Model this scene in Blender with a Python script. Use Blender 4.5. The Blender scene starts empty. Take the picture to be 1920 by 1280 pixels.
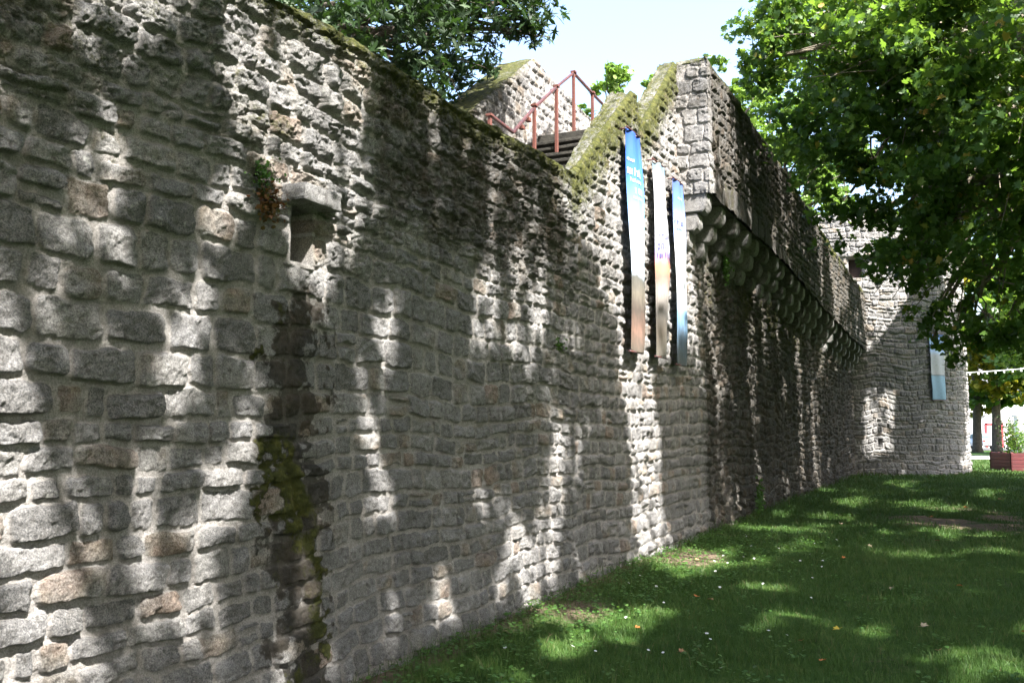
import bpy, bmesh, math, random
import numpy as np
from mathutils import Vector, Matrix

C = bpy.context.scene.collection
R = math.radians
random.seed(7)
rng = np.random.default_rng(11)

# ------------------------------------------------------------------ camera
cam_d = bpy.data.cameras.new("camera")
cam = bpy.data.objects.new("camera", cam_d)
C.objects.link(cam)
cam.location = (0, 0, 1.6)
cam.rotation_euler = (R(90) + math.atan(157 / 1700), 0, 0)
cam_d.sensor_width = 36.0
cam_d.lens = 36.0 * 1700 / 1920
cam_d.clip_end = 2000
bpy.context.scene.camera = cam

# ------------------------------------------------------------------ light
TH = R(25)
U = np.array([math.sin(TH), math.cos(TH), 0.0])      # along the rampart, away from the camera
N = np.array([math.cos(TH), -math.sin(TH), 0.0])     # out of the rampart towards the lawn
P = 3.05
SUN = N * 0.78 - U * 0.41 + np.array([0, 0, 1.10])   # towards the sun
SUN = SUN / np.linalg.norm(SUN)
sun_d = bpy.data.lights.new("sun", 'SUN')
sun_d.energy = 5.0
sun_d.angle = R(0.8)
sun_d.color = (1.0, 0.965, 0.92)
sun = bpy.data.objects.new("sun", sun_d)
C.objects.link(sun)
sun.rotation_euler = Vector(SUN).to_track_quat('Z', 'Y').to_euler()
sun.location = (8, -12, 20)

w = bpy.data.worlds.new("World")
bpy.context.scene.world = w
w.use_nodes = True
wn = w.node_tree
sky = wn.nodes.new('ShaderNodeTexSky')
sky.sky_type = 'NISHITA'
sky.sun_disc = False
sky.sun_elevation = math.asin(SUN[2])
sky.sun_rotation = math.atan2(SUN[0], SUN[1])
sky.air_density = 1.0
sky.dust_density = 4.0
sky.ozone_density = 1.0
bg = wn.nodes['Background']
bg.inputs[1].default_value = 0.13
hs = wn.nodes.new('ShaderNodeHueSaturation')
hs.inputs['Saturation'].default_value = 1.02
hs.inputs['Value'].default_value = 1.0
wn.links.new(sky.outputs[0], hs.inputs['Color'])
wn.links.new(hs.outputs[0], bg.inputs[0])
vs = bpy.context.scene.view_settings
vs.view_transform = 'Standard'
vs.look = 'None'
vs.gamma = 1
vs.exposure = 2.45
cy = bpy.context.scene.cycles
cy.max_bounces = 6
cy.diffuse_bounces = 3
cy.glossy_bounces = 2
cy.transmission_bounces = 4
cy.transparent_max_bounces = 8


def W3(u, n, z):
    return np.array([0, 0, 0.0]) + U * u + N * (n - P) + np.array([0, 0, z])


def W3a(u, n, z):
    u = np.asarray(u, float); n = np.asarray(n, float); z = np.asarray(z, float)
    return np.stack([U[0] * u + N[0] * (n - P), U[1] * u + N[1] * (n - P), z + 0 * u], -1)


def un(p):
    return p[..., 0] * U[0] + p[..., 1] * U[1], P + p[..., 0] * N[0] + p[..., 1] * N[1]


# ------------------------------------------------------------------ numeric noise
def hsh(i, j, s=0):
    i = np.asarray(i).astype(np.int64); j = np.asarray(j).astype(np.int64)
    h = (i * 374761393 + j * 668265263 + s * 2147483647 + 12345) & 0xFFFFFFFF
    h = ((h ^ (h >> 13)) * 1274126177) & 0xFFFFFFFF
    h = ((h ^ (h >> 16)) * 2246822519) & 0xFFFFFFFF
    h = h ^ (h >> 15)
    return (h & 0xFFFFFF) / float(0x1000000)


def vn(x, y, s=0):
    xi = np.floor(x); yi = np.floor(y)
    fx = x - xi; fy = y - yi
    fx = fx * fx * (3 - 2 * fx); fy = fy * fy * (3 - 2 * fy)
    a = hsh(xi, yi, s); b = hsh(xi + 1, yi, s); c = hsh(xi, yi + 1, s); d = hsh(xi + 1, yi + 1, s)
    return (a * (1 - fx) + b * fx) * (1 - fy) + (c * (1 - fx) + d * fx) * fy


def fbm(x, y, s=0, o=4):
    t = 0; a = 0.5; m = 0
    for k in range(o):
        t = t + a * vn(x * 2 ** k + 17.3 * k, y * 2 ** k - 9.1 * k, s + k)
        m += a; a *= 0.55
    return t / m


def sst(a, b, x):
    t = np.clip((x - a) / (b - a), 0, 1)
    return t * t * (3 - 2 * t)


# ------------------------------------------------------------------ object helpers
def tag(o, label=None, cat=None, group=None, kind=None):
    if label: o['label'] = label
    if cat: o['category'] = cat
    if group: o['group'] = group
    if kind: o['kind'] = kind
    return o


def empty(name, loc, label, cat, group=None):
    o = bpy.data.objects.new(name, None)
    C.objects.link(o)
    o.location = [float(v) for v in loc]
    o.empty_display_size = 0.3
    return tag(o, label, cat, group)


def link(name, me, parent=None, mat=None):
    o = bpy.data.objects.new(name, me)
    C.objects.link(o)
    if mat: me.materials.append(mat)
    if parent is not None:
        o.parent = parent
        o.matrix_parent_inverse = Matrix.Translation(parent.location).inverted() if parent.parent is None else Matrix.Identity(4)
        if parent.parent is not None:
            o.matrix_parent_inverse = Matrix.Translation(parent.parent.location).inverted() if parent.type == 'EMPTY' else Matrix.Identity(4)
    return o


def np_mesh(name, verts, faces_flat, counts, attrs=None, smooth=True):
    me = bpy.data.meshes.new(name)
    verts = np.asarray(verts, np.float32).reshape(-1, 3)
    faces_flat = np.asarray(faces_flat, np.int32).ravel()
    counts = np.asarray(counts, np.int32)
    me.vertices.add(len(verts))
    me.vertices.foreach_set('co', verts.ravel())
    me.loops.add(len(faces_flat))
    me.loops.foreach_set('vertex_index', faces_flat)
    me.polygons.add(len(counts))
    st = np.zeros(len(counts), np.int32)
    st[1:] = np.cumsum(counts)[:-1]
    me.polygons.foreach_set('loop_start', st)
    if smooth:
        me.polygons.foreach_set('use_smooth', np.ones(len(counts), bool))
    for k, v in (attrs or {}).items():
        a = me.attributes.new(k, 'FLOAT', 'POINT')
        a.data.foreach_set('value', np.asarray(v, np.float32).ravel())
    me.update(calc_edges=True)
    return me


def grid_mesh(name, PTS, attrs=None, flip=False):
    """PTS: (rows, cols, 3)"""
    r, c, _ = PTS.shape
    idx = np.arange(r * c).reshape(r, c)
    q = np.stack([idx[:-1, :-1], idx[:-1, 1:], idx[1:, 1:], idx[1:, :-1]], -1).reshape(-1, 4)
    if flip: q = q[:, ::-1]
    return np_mesh(name, PTS.reshape(-1, 3), q, np.full(len(q), 4), attrs)


class MB:
    """collects simple shapes in one bmesh"""
    def __init__(s): s.bm = bmesh.new()

    def box(s, c, size, rz=0, bev=0.0, M=None):
        r = bmesh.ops.create_cube(s.bm, size=1)
        vs_ = r['verts']
        m = Matrix.Translation([float(v) for v in c]) @ Matrix.Rotation(rz, 4, 'Z') @ Matrix.Diagonal((float(size[0]), float(size[1]), float(size[2]), 1))
        if M is not None: m = M @ m
        bmesh.ops.transform(s.bm, matrix=m, verts=vs_)
        if bev:
            es = list({e for v in vs_ for e in v.link_edges})
            bmesh.ops.bevel(s.bm, geom=es, offset=bev, segments=2, affect='EDGES', profile=0.6)
        return s

    def tube(s, pts, rad, seg=8, cap=True):
        pts = [Vector([float(q) for q in p]) for p in pts]
        rad = rad if hasattr(rad, '__len__') else [rad] * len(pts)
        rings = []
        for i, p in enumerate(pts):
            a = pts[max(i - 1, 0)]; b = pts[min(i + 1, len(pts) - 1)]
            d = (b - a).normalized()
            ref = Vector((0, 0, 1)) if abs(d.z) < 0.95 else Vector((1, 0, 0))
            x = d.cross(ref).normalized(); y = x.cross(d).normalized()
            rings.append([s.bm.verts.new(p + (x * math.cos(2 * math.pi * k / seg + .3) + y * math.sin(2 * math.pi * k / seg + .3)) * rad[i]) for k in range(seg)])
        for A, B in zip(rings[:-1], rings[1:]):
            for k in range(seg):
                f = s.bm.faces.new((A[k], A[(k + 1) % seg], B[(k + 1) % seg], B[k])); f.smooth = True
        if cap:
            try:
                s.bm.faces.new(rings[0]); s.bm.faces.new(rings[-1][::-1])
            except Exception: pass
        return s

    def build(s, name, mat, parent=None, loc=None):
        bmesh.ops.recalc_face_normals(s.bm, faces=s.bm.faces)
        me = bpy.data.meshes.new(name)
        s.bm.to_mesh(me); s.bm.free()
        o = link(name, me, parent, mat)
        return o


# ------------------------------------------------------------------ materials
def nt(name):
    m = bpy.data.materials.new(name); m.use_nodes = True
    t = m.node_tree
    return m, t, t.nodes['Principled BSDF'], t.nodes['Material Output']


class G:
    """tiny node graph helper"""
    def __init__(s, t): s.t = t
    def n(s, k, **kw):
        x = s.t.nodes.new(k)
        for a, b in kw.items(): setattr(x, a, b)
        return x
    def l(s, a, b): s.t.links.new(a, b)
    def attr(s, nm): return s.n('ShaderNodeAttribute', attribute_name=nm).outputs['Fac']
    def coord(s, scale=(1, 1, 1), kind='Object'):
        c = s.n('ShaderNodeTexCoord'); m = s.n('ShaderNodeMapping')
        m.inputs['Scale'].default_value = scale
        s.l(c.outputs[kind], m.inputs[0]); return m.outputs[0]
    def noise(s, vec, sc, det=4, rough=0.6, dist=0):
        x = s.n('ShaderNodeTexNoise'); x.inputs['Scale'].default_value = sc
        x.inputs['Detail'].default_value = det; x.inputs['Roughness'].default_value = rough
        x.inputs['Distortion'].default_value = dist
        if vec is not None: s.l(vec, x.inputs['Vector'])
        return x.outputs['Fac']
    def math(s, op, a, b=None, c=None, clamp=False):
        x = s.n('ShaderNodeMath', operation=op, use_clamp=clamp)
        for i, v in enumerate((a, b, c)):
            if v is None: continue
            if isinstance(v, (int, float)): x.inputs[i].default_value = v
            else: s.l(v, x.inputs[i])
        return x.outputs[0]
    def rng(s, v, a, b, c=0, d=1):
        x = s.n('ShaderNodeMapRange', clamp=True)
        s.l(v, x.inputs[0])
        for i, q in enumerate((a, b, c, d)): x.inputs[i + 1].default_value = q
        return x.outputs[0]
    def ramp(s, v, stops):
        x = s.n('ShaderNodeValToRGB')
        e = x.color_ramp.elements
        while len(e) < len(stops): e.new(0.5)
        for i, (p, c) in enumerate(stops):
            e[i].position = p; e[i].color = (*c, 1)
        s.l(v, x.inputs[0]); return x.outputs[0]
    def mix(s, f, a, b, mode='MIX'):
        x = s.n('ShaderNodeMix', data_type='RGBA', blend_type=mode)
        if isinstance(f, (int, float)): x.inputs[0].default_value = f
        else: s.l(f, x.inputs[0])
        for i, v in ((6, a), (7, b)):
            if isinstance(v, tuple): x.inputs[i].default_value = (*v, 1)
            else: s.l(v, x.inputs[i])
        return x.outputs[2]
    def bump(s, h, strength, dist, prev=None):
        x = s.n('ShaderNodeBump'); x.inputs['Strength'].default_value = strength
        x.inputs['Distance'].default_value = dist
        s.l(h, x.inputs['Height'])
        if prev is not None: s.l(prev, x.inputs['Normal'])
        return x.outputs[0]


def stone_mat(name, gain=1.0, warm=0.0):
    m, t, b, out = nt(name)
    g = G(t)
    co = g.coord()
    rnd = g.attr('rnd'); mort = g.attr('mort'); moss = g.attr('moss'); stain_shade = g.attr('stain_shade')
    k = gain
    base = g.ramp(rnd, [(0.0, (.13 * k, .132 * k, .138 * k)), (0.3, (.23 * k, .232 * k, .243 * k)), (0.6, (.34 * k, .335 * k, .338 * k)),
                        (0.82, (.42 * k, .41 * k, .39 * k)), (0.92, (.37 * k, .29 * k, .20 * k)), (1.0, (.33 * k, .21 * k, .135 * k))])
    n1 = g.noise(co, 5.5, 5, .65)
    base = g.mix(g.rng(n1, .35, .68, 0, .75), base, (.155 * k, .15 * k, .145 * k))
    n2 = g.noise(co, 130, 3, .7)
    base = g.mix(g.rng(n2, .36, .66, 0, 1), g.mix(.62, base, (.03, .03, .03)), g.mix(.4, base, (.46, .44, .41)))
    n3 = g.noise(co, 26, 4, .7)
    base = g.mix(g.rng(n3, .52, .70, 0, .75), base, (.055, .05, .042))
    mc = g.mix(g.rng(g.noise(co, 55, 4, .7), .3, .7), (.31 * k, .288 * k, .272 * k), (.48 * k, .45 * k, .425 * k))
    mc = g.mix(g.rng(n2, .36, .64, 0, 1), g.mix(.42, mc, (.06, .056, .052)), g.mix(.35, mc, (.60, .58, .54)))
    mc = g.mix(g.rng(n3 if 0 else g.noise(co, 22, 4, .75), .55, .72, 0, .45), mc, (.10, .09, .078))
    mc = g.mix(g.rng(g.noise(co, 2.2, 3, .6), .45, .72, 0, .4), mc, (.17, .155, .135))
    col = g.mix(g.rng(mort, .2, .8), base, mc)
    # pale lichen
    lz = g.math('MULTIPLY', g.rng(g.noise(co, 17, 5, .7), .60, .68), g.rng(g.noise(co, 1.7, 2, .5), .42, .62))
    col = g.mix(g.math('MULTIPLY', lz, .65), col, (.46, .46, .42))
    # dark brown-black crust and painted stair-wall shade, broken up and running down
    sv = g.coord((5.5, 5.5, 1.1))
    sn = g.noise(sv, 1.3, 5, .7, .3)
    sf = g.noise(co, 24, 4, .75)
    sm = g.math('ADD', g.math('MULTIPLY', sn, .45), g.math('MULTIPLY', sf, .55))
    thr = g.math('SUBTRACT', 1.0, g.math('MULTIPLY', stain_shade, .78))
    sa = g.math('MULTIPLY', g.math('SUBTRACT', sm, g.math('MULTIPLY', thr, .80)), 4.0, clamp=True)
    sa = g.math('MULTIPLY', sa, g.rng(stain_shade, 0.02, .15))
    sa = g.math('MAXIMUM', sa, g.math('MULTIPLY', g.rng(stain_shade, .86, 1.0), .85))
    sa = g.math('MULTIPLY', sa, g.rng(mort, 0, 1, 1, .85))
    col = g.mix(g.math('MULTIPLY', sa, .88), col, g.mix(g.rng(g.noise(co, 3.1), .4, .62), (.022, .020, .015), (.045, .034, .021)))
    # moss
    mn = g.math('ADD', g.math('MULTIPLY', g.noise(co, 9, 5, .7), .5), g.math('MULTIPLY', g.noise(co, 40, 4, .7), .5))
    ma = g.math('MULTIPLY', g.math('SUBTRACT', g.math('ADD', mn, g.math('MULTIPLY', moss, .62)), .725), 5.5, clamp=True)
    ma = g.math('MULTIPLY', ma, g.rng(moss, .02, .12))
    mcol = g.ramp(g.noise(co, 14, 5, .7), [(.3, (.035, .04, .010)), (.5, (.060, .066, .014)), (.64, (.115, .115, .028)), (.75, (.10, .068, .03))])
    col = g.mix(ma, col, mcol)
    g.l(col, b.inputs['Base Color'])
    b.inputs['Roughness'].default_value = .93
    b.inputs['Specular IOR Level'].default_value = .25
    bn = g.bump(g.noise(co, 30, 6, .8), 1.0, .022)
    bn = g.bump(g.noise(co, 140, 4, .85), 1.0, .008, bn)
    bn = g.bump(g.math('MULTIPLY', g.noise(co, 90, 3, .8), ma), 1.0, .02, bn)
    g.l(bn, b.inputs['Normal'])
    return m


def simple(name, col, rough=.7, metal=0, var=.25, sc=6, bump=0, col2=None, spec=.4):
    m, t, b, out = nt(name)
    g = G(t); co = g.coord()
    c2 = col2 or tuple(c * (1 - var) for c in col)
    g.l(g.mix(g.rng(g.noise(co, sc, 5, .7), .35, .65), col, c2), b.inputs['Base Color'])
    b.inputs['Roughness'].default_value = rough
    b.inputs['Metallic'].default_value = metal
    b.inputs['Specular IOR Level'].default_value = spec
    if bump: g.l(g.bump(g.noise(co, sc * 5, 4, .7), .7, bump), b.inputs['Normal'])
    return m


def leaf_mat(name, stops, trans=.38, tcol=(.20, .34, .03), rough=.45):
    m, t, b, out = nt(name)
    g = G(t)
    rn = g.attr('rnd')
    col = g.ramp(rn, stops)
    g.l(col, b.inputs['Base Color'])
    b.inputs['Roughness'].default_value = rough
    b.inputs['Specular IOR Level'].default_value = .35
    tr = g.n('ShaderNodeBsdfTranslucent')
    g.l(g.mix(.6, col, tcol), tr.inputs[0])
    mx = g.n('ShaderNodeMixShader'); mx.inputs[0].default_value = trans
    g.l(b.outputs[0], mx.inputs[1]); g.l(tr.outputs[0], mx.inputs[2])
    g.l(mx.outputs[0], out.inputs[0])
    return m


M_STONE = stone_mat('rampart_stone', .90)
M_STONE2 = stone_mat('tower_stone', .76)
M_DARK = simple('weathered_step_stone', (.045, .042, .034), .95, var=.5, sc=9, bump=.02, col2=(.014, .013, .010))
M_BARK = simple('bark', (.11, .092, .07), .95, sc=7, bump=.04, col2=(.045, .036, .028))
M_BARK2 = simple('plane_bark', (.23, .20, .15), .9, sc=5, bump=.02, col2=(.09, .075, .055))
M_RUST = simple('red_brown_paint', (.10, .034, .024), .5, var=.4, sc=20, col2=(.12, .05, .04), bump=.003)
M_RAIL = simple('dark_rail_paint', (.06, .04, .05), .35, metal=.3, sc=20, col2=(.16, .06, .045))
M_PLANE = leaf_mat('plane_leaf', [(0, (.014, .036, .008)), (.5, (.035, .082, .015)), (.88, (.070, .135, .025)), (.975, (.16, .23, .045)), (1, (.35, .20, .04))], .45, (.26, .44, .04))
M_OAK = leaf_mat('oak_leaf', [(0, (.007, .019, .006)), (.6, (.014, .036, .008)), (1, (.028, .060, .012))], .15, (.08, .18, .02), .6)
M_LIGHT = leaf_mat('light_leaf', [(0, (.06, .12, .02)), (.6, (.11, .19, .035)), (1, (.18, .26, .06))], .4)
M_YELL = leaf_mat('yellowing_leaf', [(0, (.05, .09, .015)), (.5, (.14, .17, .02)), (1, (.36, .30, .03))], .4, (.5, .45, .03))
M_GRASS = leaf_mat('grass_blade', [(0, (.018, .046, .008)), (.45, (.042, .092, .016)), (.8, (.085, .14, .030)), (.95, (.10, .11, .035)), (1, (.16, .13, .065))], .28, (.10, .18, .025), .6)
M_CLOVER = leaf_mat('clover_leaf', [(0, (.03, .07, .014)), (.6, (.05, .12, .024)), (1, (.09, .17, .04))], .3, (.2, .4, .04), .5)

# ------------------------------------------------------------------ masonry height field
class Stones:
    def __init__(s, seed, z0, z1, hr, wr, u0=-6, u1=60):
        s.seed = seed
        r = random.Random(seed)
        b = [z0]
        while b[-1] < z1:
            q = (b[-1] - z0) / (z1 - z0)
            lo, hi = hr(b[-1]) if callable(hr) else hr
            b.append(b[-1] + r.uniform(lo, hi))
        s.b = np.array(b)
        s.rows = []
        for k in range(len(b) + 1):
            zz = b[min(k, len(b) - 1)]
            lo, hi = wr(zz) if callable(wr) else wr
            x = [u0 + r.uniform(0, .3)]
            while x[-1] < u1: x.append(x[-1] + lo + (hi - lo) * r.random() ** 1.5)
            s.rows.append(np.array(x))

    def eval(s, Uc, Zc, depth, rub, gap=.011, wavy=.05, split=.12, tl=1.0, bot=.008):
        """returns height, rnd, mortar; depth/rub arrays or scalars"""
        sh = Uc.shape
        sd = s.seed
        depth = np.broadcast_to(depth, sh); rub = np.broadcast_to(rub, sh)
        wa = .019 + .010 * rub
        u = Uc + (fbm(Uc * 7, Zc * 7, sd + 1, 3) - .5) * 2.4 * wa + (vn(Uc * 30, Zc * 30, sd + 2) - .5) * .010
        z = Zc + (vn(Uc * .8, Zc * .3, sd + 3) - .5) * wavy * 2 + (fbm(Uc * 6, Zc * 6, sd + 4, 3) - .5) * 2.4 * wa + (vn(Uc * 33, Zc * 28, sd + 5) - .5) * .009
        row = np.clip(np.searchsorted(s.b, z) - 1, 0, len(s.b) - 2)
        zlo = s.b[row]; zhi = s.b[row + 1]
        ulo = np.zeros(sh); uhi = np.zeros(sh); cell = np.zeros(sh, np.int64)
        for r in np.unique(row):
            m = row == r
            x = s.rows[r]
            c = np.clip(np.searchsorted(x, u[m]) - 1, 0, len(x) - 2)
            cell[m] = c; ulo[m] = x[c]; uhi[m] = x[c + 1]
        sp = hsh(row, cell, sd + 9)
        dosplit = (sp < split)
        cut = zlo + (zhi - zlo) * (.4 + .25 * hsh(row, cell, sd + 10))
        top = z > cut
        zl2 = np.where(dosplit & top, cut, zlo); zh2 = np.where(dosplit & ~top, cut, zhi)
        cell = cell * 2 + (dosplit & top)
        # per side extra gaps
        def hh(k): return hsh(row, cell, sd + k)
        gx0 = gap * (.5 + 1.3 * hh(20)); gx1 = gap * (.5 + 1.3 * hh(21))
        gz0 = gap * (.5 + 1.4 * hh(22)); gz1 = gap * (.5 + 1.6 * hh(23) ** 2)
        xl = ulo + gx0; xh = uhi - gx1; zl = zl2 + gz0; zh = zh2 - gz1
        cx = (xl + xh) / 2; cz = (zl + zh) / 2
        hx = np.maximum((xh - xl) / 2, .01); hz = np.maximum((zh - zl) / 2, .01)
        lx = u - cx; lz = z - cz
        ang = (hh(24) - .5) * .16 * (1 + rub)
        lx, lz = lx + ang * lz, lz - ang * lx * .5
        rc = np.minimum(hx, hz) * (.16 + .50 * hh(25) + .1 * rub)
        qx = np.abs(lx) - hx + rc; qz = np.abs(lz) - hz + rc
        d = -(np.sqrt(np.maximum(qx, 0) ** 2 + np.maximum(qz, 0) ** 2) + np.minimum(np.maximum(qx, qz), 0) - rc)
        edge = np.where(lz < 0, bot, .013) * (1 + .6 * hh(26)) * (1 + .3 * rub)
        ins = sst(-.002, 1, d / edge)
        prof = ins ** .8
        dep = depth * (.35 + 1.15 * hh(27))
        dome = 1 - .20 * (np.clip(lx / hx, -1, 1) ** 2 + np.clip(lz / hz, -1, 1) ** 2) / 2
        tilt = tl * ((hh(28) - .5) * .20 * lx - (.01 + .08 * hh(29)) * lz)
        ro = (fbm(u * 9 + 31 * hh(30), z * 9, sd + 40, 5) - .5)
        rid = np.abs(fbm(u * 6 + 7 * hh(31), z * 8 + 5 * hh(32), sd + 50, 4) - .5)
        pits = sst(.62, .74, fbm(u * 22, z * 22, sd + 60, 3))
        fine = (fbm(u * 30, z * 30, sd + 80, 4) - .5) * (.019 + .004 * rub)
        h = prof * (dep * dome + tilt) + fine * tl + ins * (ro * (.020 + .040 * rub) - rid * (.040 + .060 * rub) * (hh(33) ** .5) - pits * (.004 + .022 * rub))
        mh = -.003 + (fbm(u * 16, z * 16, sd + 70, 5) - .5) * .026 - rub * .016 * fbm(u * 5, z * 5, sd + 71, 2)
        h = np.where(d > 0, np.maximum(h, mh * (1 - ins)) , mh)
        return h, np.clip(hh(34) + (fbm(u * 5, z * 5, sd + 90, 3) - .5) * .5, 0, .999), (1 - sst(0, .008, d)) * (1 - .55 * np.clip(rub, 0, 1))


def n0(u):
    return np.interp(u, [-8, 9, 10, 12, 17, 21.6, 31.5], [-.2, -.2, -.15, -.05, .07, .2, .66])


def Hw(u):
    u = np.asarray(u, float)
    h = np.interp(u, [-8, 3.9, 4.7, 6.1, 7.4, 8.38, 8.6, 10.2, 10.32, 10.42, 10.47, 10.74, 12.05, 12.35, 40],
                  [3.95, 3.98, 4.05, 4.06, 4.15, 4.17, 4.28, 5.56, 5.66, 5.66, 5.42, 5.44, 6.66, 6.62, 6.62])
    hp = Hp(u) - .02
    return np.where(u > 12.2, np.minimum(h, hp), h)


def Tk(u):
    return np.interp(u, [7, 8.3, 10.2, 10.5, 12.2, 12.6], [.34, .14, .30, .22, .24, .5])


def Hp(u):
    return np.interp(u, [11.9, 14.5, 17, 21.3, 28, 31.5], [6.66, 6.62, 6.62, 6.42, 6.0, 5.9])


# ------------------------------------------------------------------ RAMPART
rampart = empty('rampart_wall', W3(8, 0, 0), 'long rough grey granite town rampart with mossy top, ramped steps in its crest and rows of corbels', 'wall')
ST_A = Stones(101, -.35, 7.6, lambda z: (.105, .165) if z < 1.65 else ((.15, .21) if z < 2.65 else (.10, .17)), lambda z: (.12, .38) if z < 1.65 else ((.17, .38) if z < 2.65 else (.12, .34)))
ST_B = Stones(202, -.35, 7.6, (.11, .19), (.12, .30))


def wall_fields(u, z, H):
    b = sst(8.0, 9.0, u + (vn(u * 2, z * 2, 5) - .5) * .8)
    rub = np.clip(sst(2.5, 3.0, z + (vn(u * 1.3, z, 6) - .5) * .8) * .62 + .10 + .20 * sst(5.0, 7.5, u), 0, 1)
    m = b < .5
    dA = .026 + .012 * rub
    hA, rA, mA = ST_A.eval(u, z, dA, rub, gap=.0095, split=.04)
    farw = sst(11.5, 14.5, u)
    hB, rB, mB = ST_B.eval(u, z + (vn(u * 3.1, z * .5, 77) - .5) * .20 * farw, .032 + .020 * sst(12, 16, u), .34 + .2 * sst(12, 16, u), gap=.010, wavy=.06, split=.10, tl=.45, bot=.020)
    h = np.where(m, hA, hB); r = np.where(m, rA, rB); mo = np.where(m, mA, mB)
    crag = (fbm(u * 11, z * 13, 85, 4) - .5) * .040 + (vn(u * 66, z * 70, 88) - .5) * .010 + (fbm(u * 30, z * 34, 86, 3) - .5) * .030 - .022 * sst(.60, .68, fbm(u * 9, z * 16, 87, 3))
    h = h * (1 - .18 * rub * m) + crag * rub * np.where(m, 1, .45)
    h = h * (1 - .6 * sst(.55, .0, H - z) * (u > 8))
    # large undulation, bulging foot
    h = h + (fbm(u * .8, z * .9, 80, 3) - .5) * .07 + .05 * sst(.7, 0, z)
    t = H - z
    big = fbm(u * 1.3, z * 1.3, 90, 4)
    moss = np.clip(1 - t / (.22 + .5 * big), 0, 1) * .75
    moss = np.maximum(moss, sst(3.0, 3.7, u) * sst(5.2, 4.7, u) * sst(1.6, .2, t) * sst(.3, .6, big) * .62)
    moss = np.maximum(moss, sst(7.9, 8.5, u) * sst(12.5, 12.0, u) * sst(1.15, .05, t) * .72)
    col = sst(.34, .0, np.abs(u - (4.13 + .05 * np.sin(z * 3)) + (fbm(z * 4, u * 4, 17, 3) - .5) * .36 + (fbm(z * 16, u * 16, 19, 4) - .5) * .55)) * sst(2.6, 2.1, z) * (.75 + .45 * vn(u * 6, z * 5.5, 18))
    moss = np.maximum(moss, np.clip(col * 1.2, 0, 1) * (.30 + .62 * sst(.44, .60, fbm(u * 3, z * 2.2, 93, 3))))
    moss = np.maximum(moss, .38 * sst(.56, .66, fbm(u * 1.2, z * 1.0, 95, 4)) * sst(1.6, 3.4, z))
    moss = np.maximum(moss, .5 * sst(.50, .62, fbm(u * 5, z * 1.1, 97, 3)) * sst(12.5, 14, u) * sst(2.3, 3.6, z))
    stain_shade = .78 * sst(4.55, 5.0, u) * sst(8.6, 8.0, u) * sst(1.9, 3.2, z + (big - .5) * 1.4)
    stain_shade = np.maximum(stain_shade, .64 * sst(2.4, 3.4, z) * sst(.38, .6, big))
    stain_shade = np.minimum(stain_shade, .86)
    stain_shade = np.maximum(stain_shade, np.clip(col * 1.8, 0, 1.0))
    stain_shade = np.maximum(stain_shade, .86 * sst(12.6, 13.5, u))
    stain_shade = np.maximum(stain_shade, .30 * sst(.50, .7, fbm(u * 2.2, z * .8, 99, 3)))
    # small wall opening
    du = np.minimum(u - 4.01, 4.20 - u); dz = np.minimum(z - 2.52 + .0 * u, 2.845 - z)
    hole = (np.minimum(du, dz) > 0)
    h = np.where(hole, -.34, h)
    near = (np.minimum(du, dz) > -.03) & ~hole
    h = np.where(near, np.maximum(h, .012), h)
    moss = np.where(hole, 0.0, moss)
    return h + moss * .026 * fbm(u * 34, z * 34, 91, 3), r, mo, moss, stain_shade


def build_wall_section(us, dz, name):
    H = Hw(us)
    nr = int(7.0 / dz) if us.min() > 8 else int(4.35 / dz)
    t = np.linspace(-.02, 1, nr)[:, None]
    Ug = np.broadcast_to(us[None, :], (nr, len(us)))
    Z = t * H[None, :]
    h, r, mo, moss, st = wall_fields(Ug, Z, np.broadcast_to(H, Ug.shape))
    # gentle rounding of the crest
    tt = H[None, :] - Z
    rnd_off = -.05 * (1 - np.clip(tt / .07, 0, 1)) ** 2
    n = n0(Ug) + h + rnd_off
    pts = W3a(Ug, n, Z)
    # top surface
    wf = np.concatenate([np.linspace(.08, .94, 30), [.98, 1.0]])[:, None]
    ws = wf * Tk(us)[None, :]
    Ut = np.broadcast_to(us[None, :], (len(wf), len(us)))
    ht, rt, mt = ST_A.eval(Ut * 1.0, ws * 1.0 + 3.1 + 0 * Ut, .03, .4)
    zt = H[None, :] + ht * .8 - .015 + (vn(Ut * 3, ws * 4, 55) - .5) * .05 - .12 * sst(.92, 1., wf)
    edge = sst(.08, .2, wf)
    zt = H[None, :] * (1 - edge) + zt * edge
    ptt = W3a(Ut, n0(Ut) - ws - .02, zt)
    bk = np.stack([W3a(us, n0(us) - Tk(us) - .04, H - .3), W3a(us, n0(us) - Tk(us) - .04, H * 0 - .1)])
    PT = np.concatenate([pts, ptt, bk])
    z2 = np.zeros((2, len(us)))
    slope_moss = np.where((us > 8.3) & (us < 12.3), .72, .8)[None, :]
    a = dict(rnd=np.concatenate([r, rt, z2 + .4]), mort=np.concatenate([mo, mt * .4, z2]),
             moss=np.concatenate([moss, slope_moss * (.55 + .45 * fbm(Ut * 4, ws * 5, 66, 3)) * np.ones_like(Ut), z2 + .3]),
             stain_shade=np.concatenate([st, np.full(Ut.shape, .35), z2 + .4]))
    return grid_mesh(name, PT, a)


def colspace(a, b, f):
    x = [a]
    while x[-1] < b: x.append(x[-1] + f(x[-1]))
    x[-1] = b
    return np.array(x)


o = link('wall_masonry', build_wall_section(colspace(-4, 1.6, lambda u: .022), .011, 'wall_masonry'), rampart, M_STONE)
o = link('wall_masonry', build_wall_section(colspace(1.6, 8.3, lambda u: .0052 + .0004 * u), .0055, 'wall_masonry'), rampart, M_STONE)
o = link('wall_masonry', build_wall_section(colspace(8.3, 31.6, lambda u: .0095 + .0007 * (u - 8)), .013, 'wall_masonry'), rampart, M_STONE)


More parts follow.
